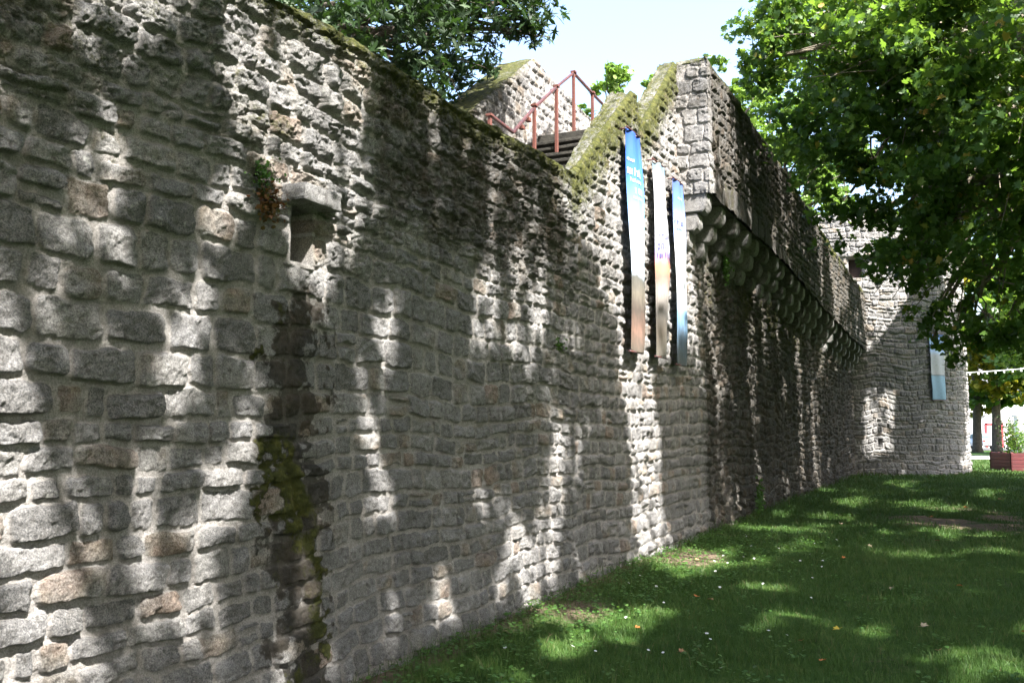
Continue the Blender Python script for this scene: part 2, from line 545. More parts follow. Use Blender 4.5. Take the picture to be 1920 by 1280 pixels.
# lintel over the opening
def rough_block(mb, c_u, c_n, c_z, su, sn_, sz, bev=.015, rz=0):
    m = Matrix(((U[0], N[0], 0, 0), (U[1], N[1], 0, 0), (0, 0, 1, 0), (0, 0, 0, 1)))
    p = W3(c_u, c_n, c_z)
    M = Matrix.Translation([float(v) for v in p]) @ m
    mb.box((0, 0, 0), (su, sn_, sz), rz=rz, bev=bev, M=M)


def roughen(o, amp, scale, sub=2):
    """subdivide and displace a small stone"""
    bm = bmesh.new(); bm.from_mesh(o.data)
    bmesh.ops.triangulate(bm, faces=bm.faces)
    for _ in range(sub):
        bmesh.ops.subdivide_edges(bm, edges=bm.edges, cuts=1, use_grid_fill=True)
    bm.normal_update()
    from mathutils import noise as mn
    for v in bm.verts:
        q = v.co * scale
        v.co += v.normal * amp * (mn.noise(q) + .5 * mn.noise(q * 2.3))
    for f in bm.faces: f.smooth = True
    bm.to_mesh(o.data); bm.free()


def flat_attrs(me, rnd=.5, moss=0.0, stain_shade=0.0, mort=0.0):
    for k, v in dict(rnd=rnd, moss=moss, stain_shade=stain_shade, mort=mort).items():
        a = me.attributes.new(k, 'FLOAT', 'POINT')
        a.data.foreach_set('value', np.full(len(me.vertices), v, np.float32))


mb = MB(); rough_block(mb, 4.11, -.16, 2.885, .34, .24, .10, .014)
o = mb.build('lintel', M_STONE, rampart); roughen(o, .012, 14, 3); flat_attrs(o.data, .62, .25, .1)
mb = MB(); rough_block(mb, 4.31, -.19, 2.875, .11, .16, .10, .02)
o = mb.build('lintel', M_STONE, rampart); roughen(o, .012, 14, 3); flat_attrs(o.data, .7, .2, .1)

# --- projecting parapet on corbels
PROJ = .45
U_P = 12.03


def parapet_mesh():
    s_end = PROJ
    cols = np.concatenate([np.linspace(0, s_end, 60)[:-1], s_end + colspace(0, 19.3, lambda u: .011 + .0008 * u)])
    S = cols
    uu = np.where(S < s_end, U_P, U_P + (S - s_end))
    H = Hp(uu)
    B = H - 1.92
    nr = 170
    t = np.linspace(0, 1, nr)[:, None]
    Z = B[None, :] + t * (H - B)[None, :]
    Z = Z + (1 - sst(0, .15, t)) * (vn(S * 3.1, 0 * S, 15) - .5)[None, :] * .07 * (S > s_end + .1)[None, :]
    Sg = np.broadcast_to(S[None, :], Z.shape); Ug = np.broadcast_to(uu[None, :], Z.shape)
    hb, rb, mb_ = ST_B.eval(Sg + 3.3, Z + .05, .032, .45, gap=.010, wavy=.04, split=.10, tl=.6, bot=.018)
    # ashlar quoins on the end
    Q = Stones(404, 4.0, 7.2, (.15, .27), (.2, .34), u0=-.12, u1=20)
    hq, rq, mq = Q.eval(Sg, Z, .018, .30, gap=.008, wavy=.005, split=0, tl=.35)
    e = Sg < s_end + .16
    h = np.where(e, hq, hb); r = np.where(e, rq * .8, rb); mo = np.where(e, mq, mb_)
    # a course of upright lintel slabs over the corbels
    Sk = Sg + (vn(Sg * 1.7, 0 * Sg, 14) - .5) * .25
    k = np.floor(Sk / .34)
    lowt = (Z - B[None, :]) < (.16 + .28 * hsh(k.astype(int), 7 + 0 * k.astype(int), 5)) * sst(9, 4, Sg) + (Sg < .5) * .0
    ed = np.minimum((Sk / .34 - k), 1 - (Sk / .34 - k)) * .34
    hs = .03 * sst(0, .02, ed) + (hsh(k.astype(int), 0 * k.astype(int), 8) - .5) * .03 + (fbm(Sg * 8, Z * 8, 12) - .5) * .03
    sel = lowt & ~e
    h = np.where(sel, hs, h); r = np.where(sel, hsh(k.astype(int), 3 + 0 * k.astype(int), 9) * .8, r); mo = np.where(sel, 1 - sst(0, .01, ed), mo)
    h = h + (fbm(Sg * 1.2, Z * 1.2, 81, 2) - .5) * .04
    tt = H[None, :] - Z
    rnd_off = -.06 * (1 - np.clip(tt / .08, 0, 1)) ** 2
    h = h + rnd_off
    # mapping with rounded corner
    on_end = Sg < s_end
    corner = np.exp(-((Sg - s_end) / .03) ** 2) * .012
    n = np.where(on_end, n0(U_P) + Sg, n0(Ug) + PROJ + h - corner)
    u = np.where(on_end, U_P - h, Ug)
    # blend at corner so both displacements meet
    wgt = np.clip(1 - np.abs(Sg - s_end) / .02, 0, 1)
    n = np.where(on_end, n + wgt * 0, n)
    pts = W3a(u, n, Z)
    a = dict(rnd=r, mort=mo)
    big = fbm(Sg * 1.3, Z * 1.3, 190, 4)
    a['moss'] = np.clip(1 - tt / (.15 + .4 * big), 0, 1) * .6 + .35 * sst(.52, .64, fbm(Sg * 2.5, Z * 1.0, 191, 3)) * (~e)
    a['stain_shade'] = np.where(e, .42 + .25 * sst(.4, .7, t), .82 + .08 * sst(4.4, 6.5, Z))
    f = cols >= s_end
    uf = uu[f]
    top = []
    for wv in np.linspace(.0, PROJ - .05, 12):
        hh = (fbm(uf * 5, wv * 5 + 0 * uf, 200, 3) - .5) * .05 - .07 * np.exp(-(uf - U_P) / .05)
        ed = -.03 if wv == 0 else 0
        top.append(W3a(uf, n0(uf) + PROJ - .055 - wv, Hp(uf) + hh + ed * 0))
    top.append(W3a(uf, n0(uf) - .03, Hp(uf) - .12))
    top = np.stack(top)
    return pts, a, top


pts, a, top = parapet_mesh()
parapet = link('parapet', grid_mesh('parapet', pts, a), rampart, M_STONE)
sh = top.shape[:2]
o = link('parapet_coping', grid_mesh('parapet_coping', top, dict(rnd=np.full(sh, .4), mort=np.zeros(sh), moss=np.full(sh, .6), stain_shade=np.full(sh, .4))), rampart, M_STONE)
# underside and end cap above main wall
uf = np.linspace(U_P, 31.3, 60)
bot = np.stack([W3a(uf, n0(uf) - .1, Hp(uf) - 1.915), W3a(uf, n0(uf) + PROJ - .03, Hp(uf) - 1.90)])
sh = bot.shape[:2]
o = link('parapet_underside', grid_mesh('parapet_underside', bot, dict(rnd=np.full(sh, .2), mort=np.zeros(sh), moss=np.zeros(sh), stain_shade=np.full(sh, .7))), rampart, M_STONE)
# wall end above the ramp, facing the steps
pe = []
for zz in np.linspace(5.4, 6.62, 50):
    nn = np.linspace(-.30, .02, 40)
    pe.append(np.stack([nn, np.full(40, zz)], -1))
pe = np.array(pe)
Q2 = Stones(405, 4.0, 7.2, (.12, .2), (.16, .34), u0=-3, u1=3)
h, r, mo = Q2.eval(pe[..., 0], pe[..., 1], .025, .3, gap=.01)
PT = W3a(12.22 - h, n0(12.2) + pe[..., 0], pe[..., 1])
o = link('wall_end', grid_mesh('wall_end', PT, dict(rnd=r, mort=mo, moss=np.full(r.shape, .35), stain_shade=np.full(r.shape, .45))), rampart, M_STONE)


# corbels
def corbel_mesh(seed):
    r = random.Random(seed)
    bm = bmesh.new()
    z = 0
    for k, (pr, hh) in enumerate(((.15, .23), (.28, .24), (.41, .26))):
        wd = .31 + r.uniform(-.03, .03)
        pr += r.uniform(-.025, .015)
        prof = [(-.12, 0)]
        rad = .085 * (1 + r.uniform(-.25, .25)); rv = hh * r.uniform(.5, .75)
        z0_ = 0
        seg = 6
        prof.append((pr - rad, 0))
        for i in range(1, seg + 1):
            a_ = i / seg * math.pi / 2
            prof.append((pr - rad + rad * math.sin(a_), rv - rv * math.cos(a_)))
        prof.append((pr, hh - .015)); prof.append((pr - .012, hh)); prof.append((-.12, hh))
        off = r.uniform(-.012, .012)
        A = [bm.verts.new((-wd / 2 + off, x, z + zz)) for x, zz in prof]
        B = [bm.verts.new((wd / 2 + off, x, z + zz)) for x, zz in prof]
        n_ = len(prof)
        bm.faces.new(A[::-1]); bm.faces.new(B)
        for i in range(n_):
            j = (i + 1) % n_
            bm.faces.new((A[i], A[j], B[j], B[i]))
        z += hh + .004
    bmesh.ops.recalc_face_normals(bm, faces=bm.faces)
    es = [e for e in bm.edges if e.is_manifold and e.calc_face_angle(0) > .7]
    bmesh.ops.bevel(bm, geom=es, offset=.014, segments=2, affect='EDGES')
    me = bpy.data.meshes.new('corbel'); bm.to_mesh(me); bm.free()
    return me


cm = []
for k in range(6):
    me = corbel_mesh(30 + k)
    tmp = type('t', (), {})(); tmp.data = me
    roughen(tmp, .011, 15, 1)
    me.polygons.foreach_set('use_smooth', np.zeros(len(me.polygons), bool))
    flat_attrs(me, [.45, .7, .3, .6, .8, .2][k], .12, [.5, .4, .6, .5, .45, .65][k])
    me.materials.append(M_STONE)
    cm.append(me)
k = 0
uu_ = U_P + .18
while uu_ < 30.9:
    me = cm[k % 6] if k else cm[1]
    o = bpy.data.objects.new('corbel', me); C.objects.link(o)
    o.parent = parapet
    s_ = Hp(uu_) - 1.92 - .725
    slope = float((n0(uu_ + .1) - n0(uu_ - .1)) / .2)
    p = W3(uu_, n0(uu_), s_)
    o.matrix_parent_inverse = Matrix.Translation(rampart.location).inverted()
    o.matrix_parent_inverse = Matrix.Identity(4)
    M = Matrix(((U[0], N[0], 0, 0), (U[1], N[1], 0, 0), (0, 0, 1, 0), (0, 0, 0, 1)))
    o.matrix_basis = Matrix.Translation([float(v) for v in p]) @ M
    uu_ += .84 + random.uniform(-.07, .07)
    k += 1

# ------------------------------------------------------------------ inner parapet (left side of the stair)
def Hi(u):
    return np.interp(u, [6, 8.3, 9.5, 11.5, 11.62, 14, 20], [3.2, 4.5, 5.35, 6.80, 6.88, 6.72, 6.4])


def inner_parapet():
    us = colspace(7.6, 19.5, lambda u: .014)
    H = Hi(us)
    nr = 230
    t = np.linspace(0, 1, nr)[:, None]
    Z = 2.8 + t * (H - 2.8)[None, :]
    Ug = np.broadcast_to(us[None, :], Z.shape)
    h, r, mo = ST_B.eval(Ug + 20, Z, .024, .32, gap=.009)
    tt = H[None, :] - Z
    h = h - .05 * (1 - np.clip(tt / .07, 0, 1)) ** 2
    pts = W3a(Ug, -2.0 + h, Z)
    ws = np.linspace(.04, .55, 26)[:, None]
    Ut = np.broadcast_to(us[None, :], (26, len(us)))
    zt = H[None, :] + (fbm(Ut * 6, ws * 6, 301, 3) - .5) * .05
    ptt = W3a(Ut, -2.0 - ws, zt)
    bk = W3a(us, -2.57 + 0 * us, us * 0 + 2.7)[None]
    PT = np.concatenate([pts, ptt, bk])
    one = np.ones((1, len(us)))
    big = fbm(Ug * 1.3, Z * 1.3, 390, 4)
    a = dict(rnd=np.concatenate([r, Ut * 0 + .5, one * .5]), mort=np.concatenate([mo, Ut * 0, one * 0]),
             moss=np.concatenate([np.clip(1 - tt / .25, 0, 1) * .5, .82 * (.6 + .4 * fbm(Ut * 3, ws * 4, 302, 3)), one * .3]),
             stain_shade=np.concatenate([.5 * sst(11.6, 11.2, Ug) + .15, Ut * 0 + .4, one * .4]))  # masonry on the sloped side of the peak darkened to paint in shade
    return grid_mesh('wall_masonry', PT, a)


inner = empty('stair_side_wall', W3(11, -2.2, 2.8), 'inner mossy stone wall with sloped top on the far side of the stair above the rampart', 'wall')
link('wall_masonry', inner_parapet(), inner, M_STONE)
# camera-side closing face of that wall
mb = MB(); rough_block(mb, 7.62, -2.28, 3.45, .1, .5, 1.3, .02)
mb.build('end_stone', M_DARK, inner)

# terrace fill behind the rampart, stairs
M_EARTH = simple('terrace_earth', (.10, .085, .055), .95, sc=2, bump=.05, col2=(.05, .07, .02))
me = bpy.data.meshes.new('terrace')
q = [W3(-4, -.55, 2.9), W3(31, -.2, 2.9), W3(31, -60, 2.9), W3(-4, -60, 2.9)]
me.from_pydata([tuple(map(float, v)) for v in q], [], [(0, 1, 2, 3)])
tag(link('terrace', me, None, M_EARTH), kind='structure')

stairs = empty('stone_staircase', W3(10.5, -1.3, 4.2), 'dark weathered stone steps climbing inside the rampart between its two side walls', 'staircase')
x = 9.95
zc = 4.35
mb = MB(); rough_block(mb, 9.0, -1.22, 3.65, 1.9, 1.55, 1.1, .01); mb.build('landing', M_DARK, stairs)
rise = .175; run = .262
for k in range(8):
    mb = MB()
    zt = zc + rise * (k + 1)
    rough_block(mb, x + run * k + .2, -1.22 + random.uniform(-.01, .01), zt - .12, .40, 1.55, .18, .014)
    rough_block(mb, x + run * k + .19, -1.22, zt - .022, .46, 1.53, .045, .008)
    o = mb.build('step', M_DARK, stairs); roughen(o, .008, 5, 2)
mb = MB(); rough_block(mb, 16.4, -1.3, 5.66, 9.4, 1.42, .17, .01); mb.build('landing', M_DARK, stairs)

# ------------------------------------------------------------------ handrail
hr = empty('handrail', W3(10.6, -1.5, 4.2), 'red-brown steel handrail bent over the stair at the top of the rampart', 'handrail')
NR = -1.5
RA = [(9.15, 5.18), (9.79, 5.16), (10.44, 5.68), (11.2, 6.22), (11.86, 6.66), (12.7, 6.62), (14.2, 6.58)]


def bar(p, q, wd=.05, name='rail', mat=M_RAIL, par=None):
    a_ = Vector([float(v) for v in W3(p[0], NR, p[1])]); b_ = Vector([float(v) for v in W3(q[0], NR, q[1])])
    d = (b_ - a_); L = d.length
    M = Matrix.Translation((a_ + b_) / 2) @ d.to_track_quat('X', 'Z').to_matrix().to_4x4()
    mb = MB(); mb.box((0, 0, 0), (L + wd * .6, wd, wd * .8), bev=.006, M=M)
    return mb.build(name, mat, par)


for p, q in zip(RA[:-1], RA[1:]):
    bar(p, q, .04, 'rail', M_RAIL, hr)
for (u_, zt, zb) in ((9.15, 5.16, 4.15), (10.44, 5.70, 4.5), (11.2, 6.22, 5.0), (11.86, 6.66, 5.55), (12.65, 6.62, 5.55), (13.9, 6.58, 5.55)):
    p = W3(u_, NR, 0)
    mb = MB(); mb.box((p[0], p[1], (zt + zb) / 2), (.042, .042, zt - zb), rz=-TH, bev=.005)
    ps = mb.build('post', M_RUST, hr)
    mb = MB(); mb.box((p[0], p[1], zt + .01), (.075, .075, .03), rz=-TH, bev=.005)
    mb.build('bracket', M_RUST, ps).matrix_parent_inverse = Matrix.Translation(hr.location).inverted() @ Matrix.Translation(hr.location)
for (u_, z_) in ((10.05, 5.3), (10.25, 5.46)):
    p = W3(u_, NR, z_)
    mb = MB(); mb.box(tuple(p), (.06, .07, .05), rz=-TH, bev=.006)
    mb.build('clamp', M_RUST, hr)

# ------------------------------------------------------------------ banners
def banner_mat(name, kind):
    m, t, b, out = nt(name)
    g = G(t)
    tc = g.n('ShaderNodeUVMap'); tc.uv_map = 'UVMap'
    sp = g.n('ShaderNodeSeparateXYZ'); g.l(tc.outputs[0], sp.inputs[0])
    ux, vy = sp.outputs[0], sp.outputs[1]
    mp = g.n('ShaderNodeMapping'); mp.inputs['Scale'].default_value = (1, 6, 1); g.l(tc.outputs[0], mp.inputs[0])
    wb = g.noise(mp.outputs[0], 1.6, 5, .6, .5)
    vv = g.math('ADD', vy, g.math('MULTIPLY', g.math('SUBTRACT', wb, .5), .09))
    if kind == 0:
        col = g.ramp(vv, [(.0, (.11, .09, .07)), (.10, (.20, .12, .09)), (.18, (.08, .06, .05)), (.26, (.16, .14, .11)), (.33, (.10, .10, .09)), (.36, (.52, .62, .75)),
                          (.50, (.62, .74, .85)), (.60, (.22, .40, .70)), (.78, (.05, .16, .48)), (1.0, (.02, .07, .32))])
    elif kind == 1:
        col = g.ramp(vv, [(.0, (.13, .12, .10)), (.12, (.12, .10, .08)), (.22, (.07, .065, .06)), (.33, (.30, .27, .25)), (.40, (.22, .15, .12)), (.47, (.55, .22, .13)),
                          (.53, (.20, .18, .36)), (.58, (.60, .62, .72)), (.72, (.74, .78, .82)), (.90, (.76, .80, .84)), (.97, (.15, .22, .28))])
    else:
        col = g.ramp(vv, [(.0, (.10, .12, .14)), (.15, (.07, .12, .18)), (.28, (.20, .36, .56)), (.36, (.70, .77, .84)), (.60, (.74, .80, .86)), (.72, (.32, .42, .70)),
                          (.88, (.10, .18, .48)), (1.0, (.06, .11, .34))])
    n2 = g.noise(tc.outputs[0], 14, 5, .8)
    low = g.rng(vy, .48, .25)
    col = g.mix(g.math('MULTIPLY', g.math('MULTIPLY', g.rng(n2, .42, .60), low), .55), col, (.06, .055, .045))
    g.l(col, b.inputs['Base Color'])
    b.inputs['Roughness'].default_value = .55
    tr = g.n('ShaderNodeBsdfTranslucent'); g.l(col, tr.inputs[0])
    mx = g.n('ShaderNodeMixShader'); mx.inputs[0].default_value = .12
    g.l(b.outputs[0], mx.inputs[1]); g.l(tr.outputs[0], mx.inputs[2]); g.l(mx.outputs[0], out.inputs[0])
    return m


M_WHITEPRINT = simple('white_print', (.80, .82, .85), .6, var=.05)
M_DARKPRINT = simple('dark_blue_print', (.10, .10, .28), .6, var=.2)


def cloth(u0, wd, zt, zb, off, seed, mat, parent, nfun):
    nu, nz = 26, 150
    a = np.linspace(0, 1, nu)[None, :]; v = np.linspace(0, 1, nz)[:, None]
    pinch = 1 - .04 * np.sin(v * 3.1 + seed)
    uu = u0 + (a - .5) * wd * pinch + wd / 2 + .02 * np.sin(v * 5 + seed)
    fold = .018 * np.sin(a * 9 + seed * 2 + v * 1.5) + .03 * (fbm(a * 3 + seed + 0 * v, v * 3, seed, 3) - .5) + .02 * np.sin(v * 9 + seed) * (a - .3)
    fold = fold * np.ones_like(uu)
    belly = (.03 + .035 * np.sin(v * math.pi)) * a + .012 * np.sin(v * 4)
    n_ = nfun(uu) + off + fold + belly
    z_ = zb + (zt - zb) * v + .012 * np.sin(a * 6 + seed)
    PT = W3a(uu, n_, z_)
    me = grid_mesh('fabric', PT)
    uv = me.uv_layers.new(name='UVMap')
    UV = np.stack([a * np.ones_like(uu), v * np.ones_like(uu)], -1).reshape(-1, 2)
    li = np.zeros(len(me.loops), np.int32); me.loops.foreach_get('vertex_index', li)
    uv.data.foreach_set('uv', UV[li].astype(np.float32).ravel())
    o = link('fabric', me, parent, mat)
    md = o.modifiers.new('thick', 'SOLIDIFY'); md.thickness = .003
    return PT, o


def print_marks(PT, rows, mat, parent, name='letter'):
    """lettering rows follow the cloth: list of (v, u0, u1, height, glyph count)"""
    nz, nu, _ = PT.shape
    def P_(a, v):
        a = min(max(a, 0), .999); v = min(max(v, 0), .999)
        i = v * (nz - 1); j = a * (nu - 1); i0 = int(i); j0 = int(j); fi = i - i0; fj = j - j0
        return (PT[i0, j0] * (1 - fi) * (1 - fj) + PT[i0 + 1, j0] * fi * (1 - fj) + PT[i0, j0 + 1] * (1 - fi) * fj + PT[i0 + 1, j0 + 1] * fi * fj) + N * .009
    rr = random.Random(5)
    for (v, a0, a1, hh, ng) in rows:
        stepw = (a1 - a0) / ng
        for k in range(ng):
            x0 = a0 + k * stepw; x1 = x0 + stepw * .72
            kind = rr.choice('oinlrtea')
            bm = bmesh.new()
            def quad(p, q, r_, s_):
                bm.faces.new([bm.verts.new(tuple(P_(*w_))) for w_ in ((p, r_), (q, r_), (q, s_), (p, s_))])
            th = (x1 - x0) * .3; tv = hh * .22
            top_ = v + hh * (1.35 if kind in 'lt' else 1)
            quad(x0, x0 + th, v, top_)
            if kind in 'oena': quad(x1 - th, x1, v, v + hh)
            if kind in 'oenar': quad(x0, x1, v + hh - tv, v + hh)
            if kind in 'oea': quad(x0, x1, v, v + tv)
            if kind in 'ea': quad(x0, x1, v + hh * .45, v + hh * .6)
            if kind == 't': quad(x0, x1, v + hh * .8, v + hh)
            me = bpy.data.meshes.new(name); bm.to_mesh(me); bm.free()
            link(name, me, parent, mat)


def make_banner(u0, wd, zt, zb, kind, label):
    r_ = empty('banner', W3(u0 + wd / 2, n0(u0) + .1, zb), label, 'banner', 'banners hanging on the rampart')
    PT, f = cloth(u0, wd, zt, zb, .12, kind * 3 + 1, banner_mat('banner_print', kind), r_, n0)
    if kind == 0:
        print_marks(PT, [(.855, .10, .42, .010, 5), (.795, .10, .85, .026, 8), (.765, .25, .80, .012, 8), (.715, .40, .85, .026, 4), (.690, .35, .8, .008, 8)], M_WHITEPRINT, f)
    elif kind == 1:
        print_marks(PT, [(.60, .3, .92, .028, 5), (.55, .25, .95, .032, 5), (.505, .2, .9, .022, 6)], M_DARKPRINT, f)
    else:
        print_marks(PT, [(.80, .15, .9, .022, 6), (.90, .4, .8, .008, 5)], M_WHITEPRINT, f)
        print_marks(PT, [(.755, .2, .9, .022, 5), (.725, .3, .85, .014, 6)], M_DARKPRINT, f)
    for zz in (zt + .01, zb):
        mb = MB()
        mb.tube([W3(u0 - .03, n0(u0) + .125, zz), W3(u0 + wd + .03, n0(u0 + wd) + .125, zz)], .011, 8)
        mb.build('rod', M_RAIL, r_)
    for uu in (u0 + .03, u0 + wd - .03):
        mb = MB(); mb.tube([W3(uu, n0(uu) - .02, zt + .01), W3(uu, n0(uu) + .13, zt + .01)], .008, 6)
        mb.build('bracket', M_RAIL, r_)
    return r_


make_banner(9.76, .40, 5.0, 2.43, 0, 'bright blue printed banner, nearest of three hanging side by side on the rampart')
make_banner(10.64, .40, 4.86, 2.43, 1, 'mostly white banner with a red and violet picture, middle of three on the rampart')
make_banner(11.44, .38, 4.82, 2.38, 2, 'pale blue banner hanging right beside the stone pier, farthest of three')

# ------------------------------------------------------------------ tower
TC = np.array([11.7, 33.6]); TR = 4.6
tower = empty('round_tower', (TC[0], TC[1], 0), 'round grey stone tower at the far end of the rampart with a small window slit', 'tower')


def tower_mesh():
    # angle measured from -Y direction, positive toward +X
    a = np.concatenate([np.linspace(-100, 100, 1150), np.linspace(102, 258, 60)]) * math.pi / 180
    S = a * TR
    z = np.linspace(-.1, 8.45, 520)[:, None]
    Sg = np.broadcast_to(S[None], (520, len(S))); Z = z + 0 * Sg
    T = Stones(606, -.35, 9.2, (.10, .24), (.13, .55), u0=-12, u1=24)
    h, r, mo = T.eval(Sg + .0, Z + (vn(Sg * 1.9, Z * .6, 607) - .5) * .12, .040, .45, gap=.010, wavy=.06, split=.07, tl=.7)
    h = h + .03 * sst(.5, 0, Z)
    h = h + .07 * (sst(7.0, 7.04, Z) - sst(7.16, 7.2, Z))
    # slit window and upper opening
    s1 = (np.abs(Sg - .02) < .07) & (Z > .92) & (Z < 1.18)
    s2 = (Sg > -.78) & (Sg < -.30) & (Z > 6.35) & (Z < 7.0)
    h = np.where(s1, -.4, h); h = np.where(s2, -.35, h)
    rr = TR + h
    x = TC[0] + rr * np.sin(Sg / TR); y = TC[1] - rr * np.cos(Sg / TR)
    PT = np.stack([x, y, Z], -1)
    last = [PT]
    for q, zz in ((TR - .02, 8.47), (TR - .5, 8.48), (TR - .52, 7.6), (0.01, 7.6)):
        last.append(np.stack([TC[0] + q * np.sin(a), TC[1] - q * np.cos(a), zz + 0 * a], -1)[None])
    PT = np.concatenate(last)
    k4 = np.zeros((4, len(a)))
    big = fbm(Sg * .9, Z * .9, 690, 4)
    at = dict(rnd=np.concatenate([r * .95, k4 + .5]), mort=np.concatenate([mo, k4]), moss=np.concatenate([.25 * sst(.5, .7, big), k4 + .5]),
              stain_shade=np.concatenate([.22 + .25 * sst(.45, .65, big), k4 + .3]))
    return grid_mesh('wall_masonry', PT, at, flip=False)


link('wall_masonry', tower_mesh(), tower, M_STONE2)
M_SHUT = simple('dark_old_wood', (.045, .030, .026), .9, sc=8)
p = TC + np.array([math.sin(-.54 / TR), -math.cos(-.54 / TR)]) * (TR - .3)
mb = MB(); mb.box((p[0], p[1], 6.67), (.5, .04, .66), rz=-.54 / TR); mb.build('shutter', M_SHUT, tower)

tb = empty('tower_banner', (13.75, 29.35, 2.4), 'pale blue banner with a line drawing hanging on the round tower', 'banner')


def tower_banner():
    m, t, b, out = nt('tower_banner_print')
    g = G(t); tc = g.n('ShaderNodeUVMap'); tc.uv_map = 'UVMap'
    sp = g.n('ShaderNodeSeparateXYZ'); g.l(tc.outputs[0], sp.inputs[0])
    col = g.ramp(sp.outputs[1], [(0, (.14, .26, .36)), (.36, (.17, .30, .40)), (.375, (.12, .14, .16)), (.39, (.40, .40, .42)), (.68, (.42, .43, .48)), (.74, (.38, .52, .74)), (.9, (.30, .45, .75)), (1, (.10, .22, .60))])
    mp = g.n('ShaderNodeMapping'); mp.inputs['Scale'].default_value = (3, 7, 1); g.l(tc.outputs[0], mp.inputs[0])
    col = g.mix(g.math('MULTIPLY', g.rng(g.noise(mp.outputs[0], 5, 5, .8), .5, .62), g.rng(sp.outputs[1], .74, .66, 0, .35)), col, (.12, .09, .08))
    g.l(col, b.inputs['Base Color']); b.inputs['Roughness'].default_value = .6
    s0, s1 = 1.86, 2.52
    nu, nz = 20, 60
    s_ = np.linspace(s0, s1, nu)[None, :]; v = np.linspace(0, 1, nz)[:, None]
    rr = TR + .10 + .012 * np.sin(s_ * 14 + v * 4) + .01 * np.sin(v * 12)
    X = TC[0] + rr * np.sin(s_ / TR); Y = TC[1] - rr * np.cos(s_ / TR); Z = 2.42 + (4.55 - 2.42) * v + 0 * s_
    me = grid_mesh('fabric', np.stack([X, Y, Z], -1))
    uv = me.uv_layers.new(name='UVMap')
    UV = np.stack([(s_ - s0) / (s1 - s0) + 0 * v, v + 0 * s_], -1).reshape(-1, 2)
    li = np.zeros(len(me.loops), np.int32); me.loops.foreach_get('vertex_index', li)
    uv.data.foreach_set('uv', UV[li].astype(np.float32).ravel())
    o = link('fabric', me, tb, m)
    md = o.modifiers.new('thick', 'SOLIDIFY'); md.thickness = .004
    for zz in (4.56, 2.41):
        mb = MB(); mb.tube([(TC[0] + (TR + .11) * math.sin(q / TR), TC[1] - (TR + .11) * math.cos(q / TR), zz) for q in np.linspace(s0 - .03, s1 + .03, 8)], .014, 6)
        mb.build('rod', M_RAIL, tb)


tower_banner()

# ------------------------------------------------------------------ GROUND
def gz(x, y):
    """terrain height"""
    base = -.013 * np.maximum(y - 35, 0) + .0 * x
    base = np.maximum(base, -.9)
    u, n = x * U[0] + y * U[1], P + x * N[0] + y * N[1]
    return base + (fbm(x * .35, y * .35, 700, 3) - .5) * .06 + .05 * sst(.6, 0, n) * (u < 31)


def bare(x, y):
    """0..1 bare earth"""
    u, n = x * U[0] + y * U[1], P + x * N[0] + y * N[1]
    q = sst(.60, .70, fbm(x * .5, y * .9, 710, 4)) * .8
    e1 = np.exp(-(((u - 17.5) / 2.2) ** 2 + ((n - 3.4) / 1.2) ** 2))
    e2 = np.exp(-(((u - 10.9) / .8) ** 2 + ((n - .35) / .35) ** 2))
    e3 = np.exp(-(((u - 7.4) / .7) ** 2 + ((n - .25) / .25) ** 2)) * .7
    foot = .55 * sst(.22, -.1, n) * (u < 31.5)
    return np.clip(np.maximum.reduce([q * .35, e1 * 1.1 * sst(.38, .5, fbm(x * 2, y * 2, 712, 3)), e2, e3, foot]), 0, 1)


def ground_mesh():
    xs = np.unique(np.concatenate([np.linspace(-400, -30, 15), np.linspace(-30, 60, 260), np.linspace(60, 500, 20)]))
    ys = np.unique(np.concatenate([np.linspace(-60, 0, 20), np.linspace(0, 50, 260), np.linspace(50, 120, 60), np.linspace(120, 900, 16)]))
    X, Y = np.meshgrid(xs, ys)
    Z = gz(X, Y)
    return grid_mesh('ground', np.stack([X, Y, Z], -1), dict(bare=bare(X, Y)))


m, t, b, out = nt('lawn_soil')
g = G(t); co = g.coord()
ba = g.attr('bare')
grass_c = g.ramp(g.noise(co, 3, 6, .7), [(.3, (.022, .05, .010)), (.55, (.04, .085, .016)), (.7, (.08, .105, .03))])
soil = g.ramp(g.noise(co, 9, 6, .75), [(.3, (.07, .05, .035)), (.55, (.14, .105, .075)), (.72, (.24, .19, .14))])
g.l(g.mix(g.rng(g.math('ADD', ba, g.math('MULTIPLY', g.math('SUBTRACT', g.noise(co, 20, 4), .5), .5)), .25, .5), grass_c, soil), b.inputs['Base Color'])
b.inputs['Roughness'].default_value = .95
b.inputs['Specular IOR Level'].default_value = .1
g.l(g.bump(g.noise(co, 40, 5, .8), .9, .02), b.inputs['Normal'])
tag(link('ground', ground_mesh(), None, m), kind='structure')

# pale path crossing behind the tower
M_PATH = simple('pale_gravel', (.52, .48, .42), .95, sc=3, bump=.01, col2=(.42, .38, .33))
ya = [(42.5, 52.0)]
xs = np.linspace(8, 60, 60)
top_, bot_ = [], []
for x_ in xs:
    top_.append((x_, 53.0 + .1 * (x_ - 20), float(gz(np.array([x_]), np.array([53.0 + .1 * (x_ - 20)]))[0]) + .06))
    bot_.append((x_, 45.5 + .1 * (x_ - 20), float(gz(np.array([x_]), np.array([45.5 + .1 * (x_ - 20)]))[0]) + .06))
tag(link('path', grid_mesh('path', np.array([bot_, top_])), None, M_PATH), kind='structure')
M_ROAD = simple('asphalt', (.07, .07, .07), .9, sc=5, col2=(.05, .05, .05))
rd = np.array([[(0, 78, -.52), (90, 78, -.52)], [(0, 93, -.70), (90, 93, -.70)]], float)
tag(link('road', grid_mesh('road', rd), None, M_ROAD), kind='structure')


